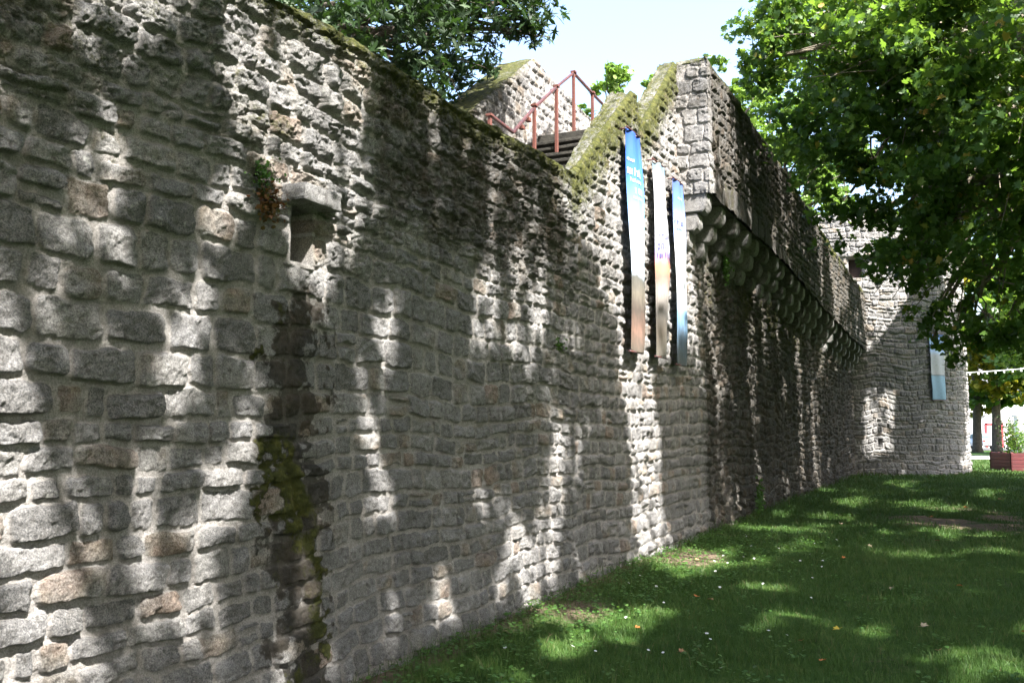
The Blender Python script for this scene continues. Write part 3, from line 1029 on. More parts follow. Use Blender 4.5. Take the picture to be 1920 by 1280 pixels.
# grass blades
def blades():
    V = []; F = []; Cn = []; Rn = []
    base = 0
    zones = [(4.2, 8, 3600, .0034, .050), (8, 12, 2400, .0048, .052), (12, 18, 1100, .0075, .058), (18, 27, 480, .013, .062), (27, 45, 170, .026, .07)]
    for (d0, d1, dens, wd, ht) in zones:
        x0, x1 = -2.5, d1 * .62 + .5
        cnt = int((x1 - x0) * (d1 - d0) * dens)
        X = rng.uniform(x0, x1, cnt); Y = rng.uniform(d0, d1, cnt)
        u, n = X * U[0] + Y * U[1], P + X * N[0] + Y * N[1]
        ok = (n > n0(u) + .03) & (X < Y * .60 + .4) & (((X - TC[0]) ** 2 + (Y - TC[1]) ** 2) > (TR + .02) ** 2)
        patch = fbm(X * 1.4, Y * 1.4, 720, 4)
        keep = rng.random(cnt) > (bare(X, Y) * 1.25) * (.6 + .8 * (fbm(X * 5, Y * 5, 725, 2)))
        keep &= rng.random(cnt) < .45 + 1.1 * patch
        ok &= keep
        X, Y = X[ok], Y[ok]; patch = patch[ok]
        k = len(X)
        Z = gz(X, Y) - .004
        tuft = sst(.5, .72, fbm(X * 3.5, Y * 3.5, 730, 3))
        h = ht * rng.uniform(.45, 1.3, k) * (.6 + .9 * patch) * (1 + .6 * tuft)
        uu_, nn_ = X * U[0] + Y * U[1], P + X * N[0] + Y * N[1]
        h = h * (1 + 1.3 * sst(.30, .05, nn_ - n0(uu_)) * rng.random(k))
        az = rng.uniform(0, 2 * math.pi, k)
        lean = rng.uniform(.1, 1.1, k) * h
        la = rng.uniform(0, 2 * math.pi, k)
        dx, dy = np.cos(az) * wd * .5, np.sin(az) * wd * .5
        lx, ly = np.cos(la) * lean, np.sin(la) * lean
        p0 = np.stack([X - dx, Y - dy, Z], -1); p1 = np.stack([X + dx, Y + dy, Z], -1)
        mx_, my_, mz = X + lx * .3, Y + ly * .3, Z + h * .6
        p2 = np.stack([mx_ + dx * .75, my_ + dy * .75, mz], -1); p3 = np.stack([mx_ - dx * .75, my_ - dy * .75, mz], -1)
        p4 = np.stack([X + lx, Y + ly, Z + h * .95], -1)
        V.append(np.stack([p0, p1, p2, p3, p4], 1).reshape(-1, 3))
        b_ = base + np.arange(k) * 5
        q = np.stack([b_, b_ + 1, b_ + 2, b_ + 3, b_ + 3, b_ + 2, b_ + 4], -1)
        F.append(q.ravel()); Cn.append(np.tile([4, 3], k))
        r_ = np.clip(.15 + .75 * (1 - fbm(X * .9, Y * .9, 740, 3)) * rng.uniform(.4, 1.3, k), 0, .93)
        dry = rng.random(k) < .05
        r_ = np.where(dry, rng.uniform(.93, 1, k), r_)
        Rn.append(np.repeat(r_, 5))
        base += k * 5
    return np_mesh('lawn_grass', np.concatenate(V), np.concatenate(F), np.concatenate(Cn), dict(rnd=np.concatenate(Rn)), smooth=False)


lawn = link('lawn_grass', blades(), None, M_GRASS)
tag(lawn, 'short green lawn grass growing along the foot of the rampart', 'grass', kind='stuff')


# ------------------------------------------------------------------ leaves
def leaf_template(kind):
    if kind == 'plane':     # five-lobed
        a = np.array([-90, -50, -25, 0, 25, 50, 75, 90, 105, 130, 155, 180, 205, 230]) * math.pi / 180
        r = np.array([.35, .55, .62, .75, .48, .92, .52, 1.05, .52, .92, .48, .75, .62, .55])
    elif kind == 'oak':
        a = np.array([-90, -30, 0, 22, 38, 60, 74, 90, 106, 120, 142, 158, 180, 210]) * math.pi / 180
        r = np.array([.75, .20, .55, .22, .78, .28, .75, 1.1, .75, .28, .78, .22, .55, .20])
    elif kind == 'round':
        a = np.arange(6) * math.pi / 3
        r = np.array([1, .9, .95, .8, .95, .9]) * .7
    else:
        a = np.array([-90, 0, 90, 180]) * math.pi / 180
        r = np.array([1, .5, 1, .5])
    v = np.stack([np.cos(a) * r, np.sin(a) * r, 0 * a], -1)
    v[:, 2] = .16 * np.abs(v[:, 0]) - .10 * v[:, 1] ** 2
    return v


def leaves_mesh(name, P_, size, kind, up=.55, rv=None, szv=.35):
    k = len(P_)
    T = leaf_template(kind)
    nv = len(T)
    nrm = rng.normal(size=(k, 3)); nrm /= np.linalg.norm(nrm, axis=1)[:, None]
    nrm = nrm * (1 - up) + np.array([0, 0, 1.0]) * up + np.array([0, 0, 1e-3])
    nrm /= np.linalg.norm(nrm, axis=1)[:, None]
    rx = rng.normal(size=(k, 3))
    tx = np.cross(rx, nrm); tx /= np.linalg.norm(tx, axis=1)[:, None]
    ty = np.cross(nrm, tx)
    s = size * rng.uniform(1 - szv, 1 + szv, k)[:, None, None]
    V = P_[:, None, :] + s * (T[None, :, 0:1] * tx[:, None] + T[None, :, 1:2] * ty[:, None] + T[None, :, 2:3] * nrm[:, None])
    if kind in ('plane', 'oak'):
        Vc = (P_ + 0 * nrm)[:, None, :]
        V = np.concatenate([V, Vc], 1)
        b_ = np.arange(k)[:, None, None] * (nv + 1)
        i = np.arange(nv)
        tri = np.stack([i, (i + 1) % nv, np.full(nv, nv)], -1)[None]
        F = (b_ + tri).reshape(-1); Cn = np.full(k * nv, 3); tot = nv + 1
    else:
        b_ = np.arange(k)[:, None] * nv
        F = (b_ + np.arange(nv)[None]).reshape(-1); Cn = np.full(k, nv); tot = nv
    if rv is None: rv = rng.random(k)
    return np_mesh(name, V.reshape(-1, 3), F, Cn, dict(rnd=np.repeat(rv, tot)), smooth=False)


def in_poly(x, y, poly):
    c = np.zeros(x.shape, bool)
    n = len(poly); j = n - 1
    for i in range(n):
        xi, yi = poly[i]; xj, yj = poly[j]
        with np.errstate(divide='ignore', invalid='ignore'):
            t_ = ((yi > y) != (yj > y)) & (x < (xj - xi) * (y - yi) / ((yj - yi) if yj != yi else 1e-9) + xi)
        c ^= t_
        j = i
    return c


# openings in the canopies: patches of the rampart (u, z) the sun reaches
LIT_WALL = [
    [(3.45, 3.2), (3.35, 4.2), (4.0, 4.3), (4.75, 4.3), (4.75, 3.18), (4.92, 2.9), (4.49, 2.36), (4.39, 2.09), (4.24, 2.08), (4.0, 2.5), (3.75, 2.95)],
    [(4.45, 1.97), (4.84, 1.96), (5.04, 1.49), (5.15, .96), (4.96, .98), (4.75, 1.42)],
    [(2.1, 2.12), (2.5, 2.06), (2.62, 1.9), (2.5, 1.74), (2.1, 1.74)],
    [(2.1, 1.70), (2.42, 1.66), (2.52, 1.46), (2.56, 1.25), (2.5, .96), (2.2, .6), (1.8, .6), (1.8, 1.7)],
    [(2.6, 1.12), (2.78, 1.05), (2.84, .6), (2.65, .57)],
    [(6.55, 2.36), (7.2, 2.36), (7.45, 2.1), (6.75, 2.1)],
    [(6.6, 1.08), (6.9, 1.05), (7.37, .43), (7.42, .0), (7.1, .0), (6.82, .54)],
    [(5.72, .46), (5.92, .42), (6.05, .06), (5.84, .07)],
    [(6.16, 1.18), (6.36, 1.17), (6.55, .7), (6.39, .72)],
    [(3.35, 2.22), (3.57, 2.13), (3.74, 1.98), (3.58, 1.92)],
    [(8.2, 4.5), (8.6, 5.2), (10.45, 6.2), (12.3, 7.2), (12.9, 6.9), (12.5, 4.45), (13.01, 3.13), (12.5, 2.32), (10.9, 2.1), (11.2, 1.25), (11.5, -.3), (10.25, -.3), (9.84, 1.4), (9.61, 2.77), (8.46, 3.63)],
    [(12.6, 6.9), (13.8, 6.9), (13.4, 5.6), (12.8, 5.6)],
    [(1.7, 2.15), (2.5, 2.12), (2.72, 1.3), (2.9, .3), (2.9, -.2), (1.7, -.2)],
    [(16.1, 3.44), (16.7, 3.5), (17.6, -.1), (16.94, -.1), (16.36, 1.57)],
    [(21.2, 3.49), (21.9, 3.5), (22.2, .1), (21.6, .1)],
]
# (u, n, ru, rn) sunlit patches of lawn
LIT_GROUND = [(10.7, .4, 1.1, .75), (7.0, .55, .75, .42), (6.3, .55, .35, .3), (7.9, 2.1, .35, .5), (17.4, .5, 1.2, .35), (15.0, 3.4, .5, .4), (13.0, 3.6, .5, .4), (16.9, 1.3, .6, .3),
              (6.9, 3.1, .25, .45), (20.5, 1.4, 1.2, .35), (19.9, 3.0, 1.2, .4), (24, 4, 2.0, .5), (8.6, 3.9, .3, .5), (27, 2.2, 1.4, .4)]
LIT_TOWER = [[(8, 9.5), (12.3, 9.5), (13.3, 6.5), (12.9, 5.7), (11.4, 3.5), (8, 3.5)], [(11.0, 2.3), (12.1, 2.3), (11.9, .1), (10.9, .1)]]


def sunlit_target(Q, shader=False):
    """True where a leaf at Q would shade one of the sunlit patches"""
    u, n = un(Q); z = Q[:, 2]
    su, sn_, sz = SUN @ U, SUN @ N, SUN[2]
    tw = (n - n0(u)) / sn_
    wu = u - tw * su; wz = z - tw * sz
    wu = np.where(tw > 0, wu, -99)
    bad = np.zeros(len(Q), bool)
    wu = wu + (vn(wu * 5, wz * 3, 41) - .5) * .22; wz = wz + (vn(wu * 4, wz * 4, 42) - .5) * .2
    for p_ in LIT_WALL: bad |= in_poly(wu, wz, p_)
    hitwall = (wz > 0) & (wz < 6.6) & (wu < 31)
    tg = z / sz
    gu, gn = u - tg * su, n - tg * sn_
    gu = gu + (vn(gu * 2.5, gn * 3.5, 43) - .5) * 1.1; gn = gn + (vn(gu * 3.5, gn * 3.5, 44) - .5) * .8
    for (a_, b_, ra, rb) in LIT_GROUND:
        bad |= (((gu - a_) / ra) ** 2 + ((gn - b_) / rb) ** 2 < 1) & ~hitwall
    # tower front, taken as the plane Y = 29.3
    tt = (29.3 - Q[:, 1]) / (-SUN[1])
    X = Q[:, 0] - SUN[0] * tt; Z = z - SUN[2] * tt
    for p_ in LIT_TOWER: bad |= in_poly(X, Z, p_) & (tt > 0)
    near = (wu > -1) & (wu < 8.6) & (wz > 0) & (wz < 4.4)
    wq = wu - .25 * wz
    st_ = vn(wq * 5.0 + 3, wz * .75, 45) * .68 + vn(wq * 12, wz * 2.2, 46) * .32
    far = (wu > 12.8) & (wu < 31) & (wz > 0) & (wz < 6.3)
    bad |= far & (vn(wq * 2.2, wz * .5, 47) * .6 + vn(wq * 6, wz * 1.2, 48) * .4 > .73)
    thr_ = .60 - .21 * ((wu < 3.7) & (wz > 2.2)) - .05 * ((wu < 3.9) & (wz < 2.2)) + .09 * ((wu > 4.7) & (wz > 2.5))
    bad |= near & (st_ > thr_)
    bad &= rng.random(len(Q)) > .02
    if shader:      # leave the plane tree over the lawn partly in the sun
        hit = np.zeros(len(Q), bool)
        for (x, y, zz, r) in PL_BLOBS:
            v = Q - np.array([x, y, zz])
            al = v @ SUN
            hit |= (al > 0) & (np.linalg.norm(v - al[:, None] * SUN, axis=1) < r * 1.05)
        bad |= hit & (vn(Q[:, 0] * 1.5, Q[:, 1] * 1.5 + Q[:, 2], 49) > .32)
    return bad


def blob_points(blobs, dens, shell=.55):
    out = []
    for (x, y, z, r) in blobs:
        # each blob is made of smaller clumps for an uneven outline
        nc = max(4, int(9 * r * r + 3))
        for _ in range(nc):
            d = rng.normal(size=3); d /= np.linalg.norm(d)
            c = np.array([x, y, z]) + d * r * rng.uniform(.25, 1.0) * np.array([1, 1, .85])
            cr = rng.uniform(.22, .42) * (.6 + .4 * r)
            k = int(dens * cr * cr * rng.uniform(.6, 1.3)) + 6
            q = rng.normal(size=(k, 3)); q /= np.linalg.norm(q, axis=1)[:, None]
            q *= cr * rng.random((k, 1)) ** .45
            q[:, 2] *= .6
            out.append(c + q)
    return np.concatenate(out)


def limb(mb, a, b, r0, r1, sag=.25, seg=7, n=7):
    a = Vector([float(v) for v in a]); b = Vector([float(v) for v in b])
    pts = []
    L = (b - a).length
    j = Vector((random.uniform(-1, 1), random.uniform(-1, 1), 0)) * L * .07
    for i in range(n + 1):
        t_ = i / n
        p = a.lerp(b, t_) + Vector((0, 0, 1)) * sag * L * .5 * math.sin(t_ * math.pi) + j * math.sin(t_ * 2.7 * math.pi)
        pts.append(p)
    mb.tube(pts, [r0 + (r1 - r0) * (i / n) ** .8 for i in range(n + 1)], seg)
    return pts


def tree(name, label, cat, base, trunk_top, r0, blobs, dens, size, kind, mat, bark, group=None, twigs=2, carve=True, frame_guard=False, nlimb=None, up=.5, lean_pts=None):
    root = empty(name, base, label, cat, group)
    mb = MB()
    tp = Vector(trunk_top)
    bs = Vector(base)
    pts = [bs + Vector((0, 0, -.1)), bs + (tp - bs) * .04, bs + (tp - bs) * .35 + Vector((.1, .05, 0)), bs + (tp - bs) * .7, tp]
    mb.tube(pts, [r0 * 1.5, r0 * 1.15, r0 * .92, r0 * .8, r0 * .6], 14)
    mb.build('trunk', bark, root)
    bl = sorted(blobs, key=lambda b_: -b_[3])
    mb = MB()
    for b_ in bl[:nlimb or len(bl)]:
        s_ = bs.lerp(tp, random.uniform(.6, 1.0))
        cpt = Vector(b_[:3])
        if (cpt - s_).length < .3: continue
        pl = limb(mb, s_, cpt, r0 * random.uniform(.22, .38), .022)
        for _ in range(twigs):
            q = pl[random.randint(3, 7)]
            d = Vector((random.gauss(0, 1), random.gauss(0, 1), random.gauss(0, .6))).normalized() * b_[3] * .9
            limb(mb, q, cpt + d, .018, .005, sag=.1, seg=5, n=4)
    br = mb.build('branches', bark, root)
    Q = blob_points(blobs, dens)
    if carve: Q = Q[~sunlit_target(Q, frame_guard)]
    if frame_guard:
        yy = np.maximum(Q[:, 1], .01)
        inside = (Q[:, 1] > .5) & (np.abs(Q[:, 0]) / yy < .60) & ((Q[:, 2] - 1.6) / yy < .50)
        allowed = (Q[:, 0] / yy > .40) & ((Q[:, 2] - 1.6) / yy > .12) & (Q[:, 1] > 12)
        Q = Q[~inside | allowed]
        Q = Q[(Q[:, 2] > (4.8 if Q[:, 0].mean() < 14 and Q[:, 1].mean() > -5 else 2.5))]
    me = leaves_mesh('crown', Q, size, kind, up, szv=.5)
    link('crown', me, root, mat)
    return root, len(Q)


PL_BLOBS = [(3.81, 13, 7.58, 1.0), (4.43, 13.5, 7.22, 1.2), (5.07, 13, 7.42, 1.5), (5.64, 12.5, 7.04, 1.6), (6.29, 12, 6.97, 1.6), (7.02, 12, 6.82, 1.6), (4.82, 14, 6.38, 1.0),
            (5.37, 13.5, 5.95, 1.3), (6.12, 13, 5.79, 1.5), (6.79, 12.5, 5.63, 1.6), (7.22, 12, 5.17, 1.5), (5.48, 14.5, 5.38, 0.8), (6.03, 14, 4.91, 1.1), (6.7, 13.5, 4.63, 1.2),
            (7.3, 13, 4.44, 1.4), (6.3, 15, 4.24, 0.75), (6.8, 14.5, 3.85, 1.0), (6.72, 14.5, 3.35, .65), (6.2, 14.5, 4.2, .75), (5.55, 14.5, 4.85, .5), (7.3, 14.8, 3.1, .6), (7.39, 14, 3.56, 1.0), (7.64, 13, 3.42, 1.1), (7.09, 15, 3.0, 0.42), (7.5, 14.5, 2.95, 0.45), (7.86, 14, 2.95, 0.5),
            (3.55, 13, 7.05, 0.35), (5.2, 13.5, 9.2, 1.6), (6.8, 13, 9.2, 1.8), (8.6, 12.5, 8.6, 2.0), (9.3, 12.8, 6.5, 1.8), (9.3, 14, 4.8, 1.6), (6.2, 14.5, 8.0, 1.6), (8.2, 15, 7.2, 1.8),
            (7.0, 17.5, 8.6, 1.8), (8.2, 18, 7.4, 1.9), (9.2, 17.5, 6.2, 1.8), (9.5, 18, 8.6, 2), (8.0, 17, 5.4, 1.3), (10.5, 16, 7.5, 2), (7.6, 19, 9.8, 1.9), (6.0, 16, 9.6, 1.6)]
tree('plane_tree', 'large plane tree whose low leafy crown fills the upper right above the lawn', 'tree', (8.5, 13.6, 0), (8.0, 13.2, 8.2), .30, PL_BLOBS, 640, .070, 'plane', M_PLANE, M_BARK2, twigs=3, up=.35)

# overhanging plane trees beside and behind the viewer: their crowns shade the rampart and the lawn
def crown_blobs(c, rx, ry, zc_, rz_, n_, seed):
    r = random.Random(seed); o_ = []
    for _ in range(n_):
        while True:
            x, y, z = (r.uniform(-1, 1) for _ in range(3))
            if x * x + y * y + z * z < 1: break
        o_.append((c[0] + x * rx, c[1] + y * ry, zc_ + z * rz_, r.uniform(1.0, 1.6)))
    return o_


tree('plane_tree', 'spreading plane tree beside the viewer overhanging the near rampart', 'tree', (4.6, -1.0, 0), (4.2, -.6, 6.5), .32, crown_blobs((3.0, 0.6), 5.4, 5.4, 8.3, 2.2, 78, 3), 330, .10, 'round', M_PLANE, M_BARK2, frame_guard=True, twigs=0, nlimb=16, group='trees overhanging the lawn outside the view')
tree('plane_tree', 'spreading plane tree standing right of the near lawn', 'tree', (9.5, 5.5, 0), (9.2, 5.5, 6.5), .32, crown_blobs((8.0, 5.5), 5.0, 5.4, 8.0, 2.4, 72, 4), 330, .10, 'round', M_PLANE, M_BARK2, frame_guard=True, twigs=0, nlimb=16, group='trees overhanging the lawn outside the view')
tree('plane_tree', 'spreading plane tree standing right of the lawn before the tower', 'tree', (18.5, 23, 0), (18.2, 23, 6.5), .34, crown_blobs((15.6, 23.0), 5.2, 5.0, 8.4, 3.2, 85, 5), 240, .13, 'round', M_PLANE, M_BARK2, frame_guard=True, twigs=0, nlimb=16, group='trees overhanging the lawn outside the view')
tree('plane_tree', 'spreading plane tree right of the middle of the lawn', 'tree', (14.5, 14, 0), (14.2, 14, 6.5), .34, crown_blobs((12.2, 15.2), 4.8, 5.4, 8.8, 2.8, 85, 6), 240, .13, 'round', M_PLANE, M_BARK2, frame_guard=True, twigs=0, nlimb=16, group='trees overhanging the lawn outside the view')

tree('plane_tree', 'added unseen plane tree farther right of the near lawn, dimming the sky light', 'tree', (16, 3, 0), (16, 3, 6), .34, crown_blobs((16, 4), 5.5, 7, 6.5, 4.0, 70, 7), 90, .2, 'round', M_PLANE, M_BARK2, frame_guard=True, twigs=0, nlimb=16, group='trees overhanging the lawn outside the view')  # this tree and the next two: unseen, added to cut sky light
tree('plane_tree', 'added unseen plane tree farther right of the middle lawn, dimming the sky light', 'tree', (22, 13, 0), (22, 13, 6), .34, crown_blobs((21, 13), 5.5, 7, 6.5, 4.0, 70, 8), 90, .2, 'round', M_PLANE, M_BARK2, frame_guard=True, twigs=0, nlimb=16, group='trees overhanging the lawn outside the view')
tree('plane_tree', 'added unseen plane tree behind the viewer, dimming the sky light', 'tree', (4, -9, 0), (4, -9, 6), .34, crown_blobs((4, -9), 7, 4.5, 6.5, 4.0, 80, 9), 90, .2, 'round', M_PLANE, M_BARK2, frame_guard=True, twigs=0, nlimb=16, group='trees overhanging the lawn outside the view')
OAK = [(-1.87, 8.5, 5.62, 1.0), (-1.59, 10, 6.08, 1.0), (-1.02, 10.5, 6.3, 1.0), (-1.97, 10, 6.97, 1.5), (-1.11, 10, 6.97, 1.4), (-0.54, 11, 6.76, 0.8), (-0.7, 11.5, 6.34, 0.5), (-0.13, 11, 6.62, 0.45),
       (0.17, 11, 6.9, 0.4), (0.27, 11, 6.5, 0.25), (-0.41, 11, 7.6, 1.0), (-1.2, 11, 6.04, 0.6), (0.0, 10.5, 7.1, 0.5), (-0.32, 12, 6.5, 0.3), (-3.2, 9.5, 7.2, 1.6), (.34, 11, 6.75, .3), (.32, 11, 7.15, .4), (-.75, 11.4, 5.98, .3), (-2.6, 11, 8.4, 1.6), (-1.4, 11.5, 8.8, 1.6), (-3.6, 11, 6.2, 1.6)]
tree('oak_tree', 'dark green oak tree behind the rampart at the upper left', 'tree', (-3.4, 11.5, 2.85), (-2.9, 11.2, 6.6), .28, OAK, 380, .085, 'oak', M_OAK, M_BARK, carve=False, twigs=3, up=.3)


def T_px(x, y, Y):
    """small helper: spot at depth Y seen under the given slope"""
    return (x * Y, Y, 1.6 + y * Y)


def far_tree(label, base, H_, rad, seed, mat, size=.16, dens=110, group='light green trees beyond the rampart', kind='round', zlow=.45, cat='tree', name='broadleaf_tree', nb=26):
    r = random.Random(seed)
    bl = []
    for _ in range(nb):
        while True:
            x, y, z = (r.uniform(-1, 1) for _ in range(3))
            if x * x + y * y + z * z < 1: break
        zz = H_ * (zlow + 1) / 2 + z * H_ * (1 - zlow) / 2 * .92
        bl.append((base[0] + x * rad, base[1] + y * rad, base[2] + zz, rad * r.uniform(.22, .4)))
    return tree(name, label, cat, base, (base[0] + .1, base[1], base[2] + H_ * .72), H_ * .02, bl, dens, size, kind, mat, M_BARK, group, twigs=1, carve=False, nlimb=14)


far_tree('light green leafy tree seen in the gap beside the stair rail', (4.3, 34, 0), 16.6, 1.8, 21, M_LIGHT, .13, 260, nb=46)
far_tree('pale green pointed tree rising just right of the stone pier', (8.9, 36, 0), 17.4, 1.7, 22, M_LIGHT, .12, 260, zlow=.3, nb=60)
far_tree('broad light green tree behind the descending parapet crest', (11.2, 37, 0), 17.0, 2.4, 23, M_LIGHT, .13, 260, nb=50)
far_tree('light green tree low behind the far parapet beside the big plane tree', (13.4, 41, 0), 16.0, 2.8, 24, M_LIGHT, .15, 220)

# trees on the green behind the tower
far_tree('slim dark trunked plane tree with yellowing leaves beside the tower', (35.45 , 69.5, -.45), 15.0, 4.6, 31, M_YELL, .26, 60, group='trees on the green behind the tower', zlow=.15, name='plane_tree', nb=34)
far_tree('thick grey trunked plane tree left of the red planter', (35.87, 67.5, -.43), 15.5, 4.6, 32, M_PLANE, .26, 60, group='trees on the green behind the tower', zlow=.17, name='plane_tree', nb=34)
far_tree('dark green tree high behind the string of lights', (37.5, 60, -.3), 13.5, 4.6, 33, M_PLANE, .24, 70, group='trees on the green behind the tower', zlow=.22, name='plane_tree', nb=30)
far_tree('leafy tree at the right edge over the red planter', (31.5, 52, -.2), 12.5, 4.4, 34, M_PLANE, .22, 80, group='trees on the green behind the tower', zlow=.24, name='plane_tree', nb=34)
far_tree('round light green bush at the right edge behind the planter', (33.4, 60, -.33), 2.4, .95, 35, M_LIGHT, .12, 160, group=None, zlow=.1, cat='bush', name='leafy_bush', nb=14)

# ------------------------------------------------------------------ background house, car, planter, lights
M_WALLW = simple('white_render', (.78, .78, .80), .9, sc=.5, var=.06)
M_REDF = simple('red_frame_paint', (.45, .05, .06), .5, sc=4)
M_GLASS = simple('window_glass', (.12, .14, .17), .15, sc=1)
M_SLATE = simple('slate', (.09, .09, .10), .7, sc=3)
M_DOOR = simple('grey_door', (.42, .42, .42), .6, sc=3)
house = empty('house', (48, 98, -.8), 'white rendered house with a red framed door across the road', 'house')
mb = MB(); mb.box((50, 101, 2.2), (26, 8, 6.0)); mb.build('wall', M_WALLW, house)
mb = MB()
bmv = [mb.bm.verts.new(v) for v in ((36.8, 96.7, 5.2), (63.2, 96.7, 5.2), (63.2, 105.3, 5.2), (36.8, 105.3, 5.2), (36.8, 101, 8.6), (63.2, 101, 8.6))]
for f in ((0, 1, 5, 4), (2, 3, 4, 5), (3, 0, 4), (1, 2, 5), (3, 2, 1, 0)): mb.bm.faces.new([bmv[i] for i in f])
mb.build('roof', M_SLATE, house)
dx = (1857 - 960) / 1700 * 97
dx = 51.3
for x_ in (42.5, 46.5, 55.5, 59.5):
    mb = MB(); mb.box((x_, 96.98, 3.5), (1.2, .14, 1.4)); fr = mb.build('window', M_REDF if 0 else M_WALLW, house)
    mb = MB(); mb.box((x_, 96.88, 3.5), (1.0, .06, 1.2)); mb.build('pane', M_GLASS, fr)
mb = MB()
for (cx_, cz_, sx, sz_) in ((dx - .85, .55, .2, 2.5), (dx + .85, .55, .2, 2.5), (dx, 1.75, 1.9, .22)): mb.box((cx_, 96.93, cz_), (sx, .2, sz_))
dr = mb.build('door_frame', M_REDF, house)
mb = MB(); mb.box((dx, 96.95, .45), (1.5, .1, 2.4)); mb.build('door', M_DOOR, house)
mb = MB(); mb.box((dx - 3.5, 96.92, 2.55), (5.2, .25, .16)); mb.build('ledge', M_SLATE, house)


def make_car(loc, rz, label):
    root = empty('parked_car', loc, label, 'car')
    M0 = Matrix.Translation(loc) @ Matrix.Rotation(rz, 4, 'Z')
    paint = simple('silver_paint', (.55, .56, .60), .3, metal=.5, var=.03)
    glass = simple('car_glass', (.10, .16, .16), .08, var=.1)
    black = simple('tyre_rubber', (.02, .02, .02), .9)
    lampm = simple('tail_lamp', (.5, .03, .02), .3)
    pr = [(-2.0, .35), (-2.05, .62), (-1.95, .88), (-1.0, .98), (-.45, 1.40), (.75, 1.46), (1.55, 1.05), (1.98, .98), (2.05, .6), (2.0, .32)]
    bm = bmesh.new()
    rings = []
    for yy, sc_ in ((-.84, .96), (-.80, 1.0), (.80, 1.0), (.84, .96)):
        rings.append([bm.verts.new((x_ * (sc_ if abs(yy) > .82 else 1), yy * (1 if z_ < 1.0 else .80), .3 + (z_ - .3) * (sc_ if abs(yy) > .82 else 1))) for x_, z_ in pr])
    for A, B in zip(rings[:-1], rings[1:]):
        for i in range(len(pr)):
            j = (i + 1) % len(pr); bm.faces.new((A[i], A[j], B[j], B[i]))
    bm.faces.new(rings[0]); bm.faces.new(rings[-1][::-1])
    bmesh.ops.recalc_face_normals(bm, faces=bm.faces)
    bmesh.ops.transform(bm, matrix=M0, verts=bm.verts)
    me = bpy.data.meshes.new('body'); bm.to_mesh(me); bm.free()
    link('body', me, root, paint)
    for sgn in (-1, 1):
        mb = MB(); mb.bm.faces.new([mb.bm.verts.new(M0 @ Vector(v)) for v in ((-.88, sgn * .83, 1.0), (1.35, sgn * .83, 1.02), (.72, sgn * .70, 1.38), (-.42, sgn * .70, 1.34))])
        mb.build('side_window', glass, root)
        for x_ in (-1.25, 1.3):
            mb = MB(); mb.tube([M0 @ Vector((x_, sgn * .68, .31)), M0 @ Vector((x_, sgn * .86, .31))], .31, 18); wh = mb.build('wheel', black, root)
            mb = MB(); mb.tube([M0 @ Vector((x_, sgn * .80, .31)), M0 @ Vector((x_, sgn * .875, .31))], .19, 14); mb.build('rim', paint, wh)
    for s_, nm in ((1, 'rear_window'), (-1, 'windscreen')):
        q = ((1.50, -.60, 1.12), (1.50, .60, 1.12), (.80, .56, 1.44), (.80, -.56, 1.44)) if s_ == 1 else ((-.98, -.62, 1.02), (-.98, .62, 1.02), (-.50, .56, 1.37), (-.50, -.56, 1.37))
        mb = MB(); mb.bm.faces.new([mb.bm.verts.new(M0 @ Vector((v[0] + .02 * s_, v[1], v[2] + .02))) for v in q]); mb.build(nm, glass, root)
    for sgn in (-1, 1):
        mb = MB(); mb.box((2.02, sgn * .68, .80), (.08, .22, .18), bev=.02, M=M0); mb.build('tail_lamp', lampm, root)
        mb = MB(); mb.box((-2.02, sgn * .64, .72), (.08, .26, .14), bev=.02, M=M0); mb.build('headlight', M_DOOR, root)
    mb = MB(); mb.box((2.07, 0, .50), (.04, .5, .12), M=M0); mb.build('number_plate', M_WHITEPRINT, root)
    mb = MB(); mb.box((2.06, 0, .36), (.08, 1.5, .12), bev=.02, M=M0); mb.build('bumper', black, root)


make_car((42.9, 84.5, -.60), R(-90 + 12), 'silver hatchback car parked beyond the two tree trunks')

# red planter
M_REDP = simple('shaded_red_boards', (.085, .010, .012), .6, sc=3, col2=(.055, .007, .009))  # red lowered so the colour carries the shade on the boards
pl = empty('planter_box', (18.1, 32.2, 0), 'red slatted planter box, coloured darker for shade, with leafy plants on the lawn', 'planter')
mb = MB()
for k in range(5):
    mb.box((18.15, 31.7, .075 + k * .125), (1.62, .05, .115), bev=.008)
    mb.box((18.15, 33.1, .075 + k * .125), (1.62, .05, .115), bev=.008)
    mb.box((17.34, 32.4, .075 + k * .125), (.05, 1.44, .115), bev=.008)
    mb.box((18.96, 32.4, .075 + k * .125), (.05, 1.44, .115), bev=.008)
mb.build('slatted_side', M_REDP, pl)
for (x_, y_) in ((17.36, 31.74), (18.94, 31.74), (17.36, 33.06), (18.94, 33.06)):
    mb = MB(); mb.box((x_, y_, .32), (.09, .09, .66), bev=.008); mb.build('corner_post', M_REDP, pl)
mb = MB(); mb.box((18.15, 32.4, .52), (1.56, 1.34, .08)); mb.build('soil', M_EARTH, pl)
spots_ = [(17.6, 32.0, .62, 1.15, 'tall dark leafy plant at the left end of the red planter', M_PLANE), (17.95, 32.3, .58, .8, 'bushy low plant in the middle of the red planter', M_CLOVER),
          (18.35, 31.95, .56, .5, 'small trailing plant with pale flowers in the red planter', M_CLOVER), (18.7, 32.4, .58, .7, 'rounded green plant at the right end of the red planter', M_PLANE), (17.75, 32.6, .56, 1.5, 'thin upright shrub at the back of the red planter', M_OAK)]
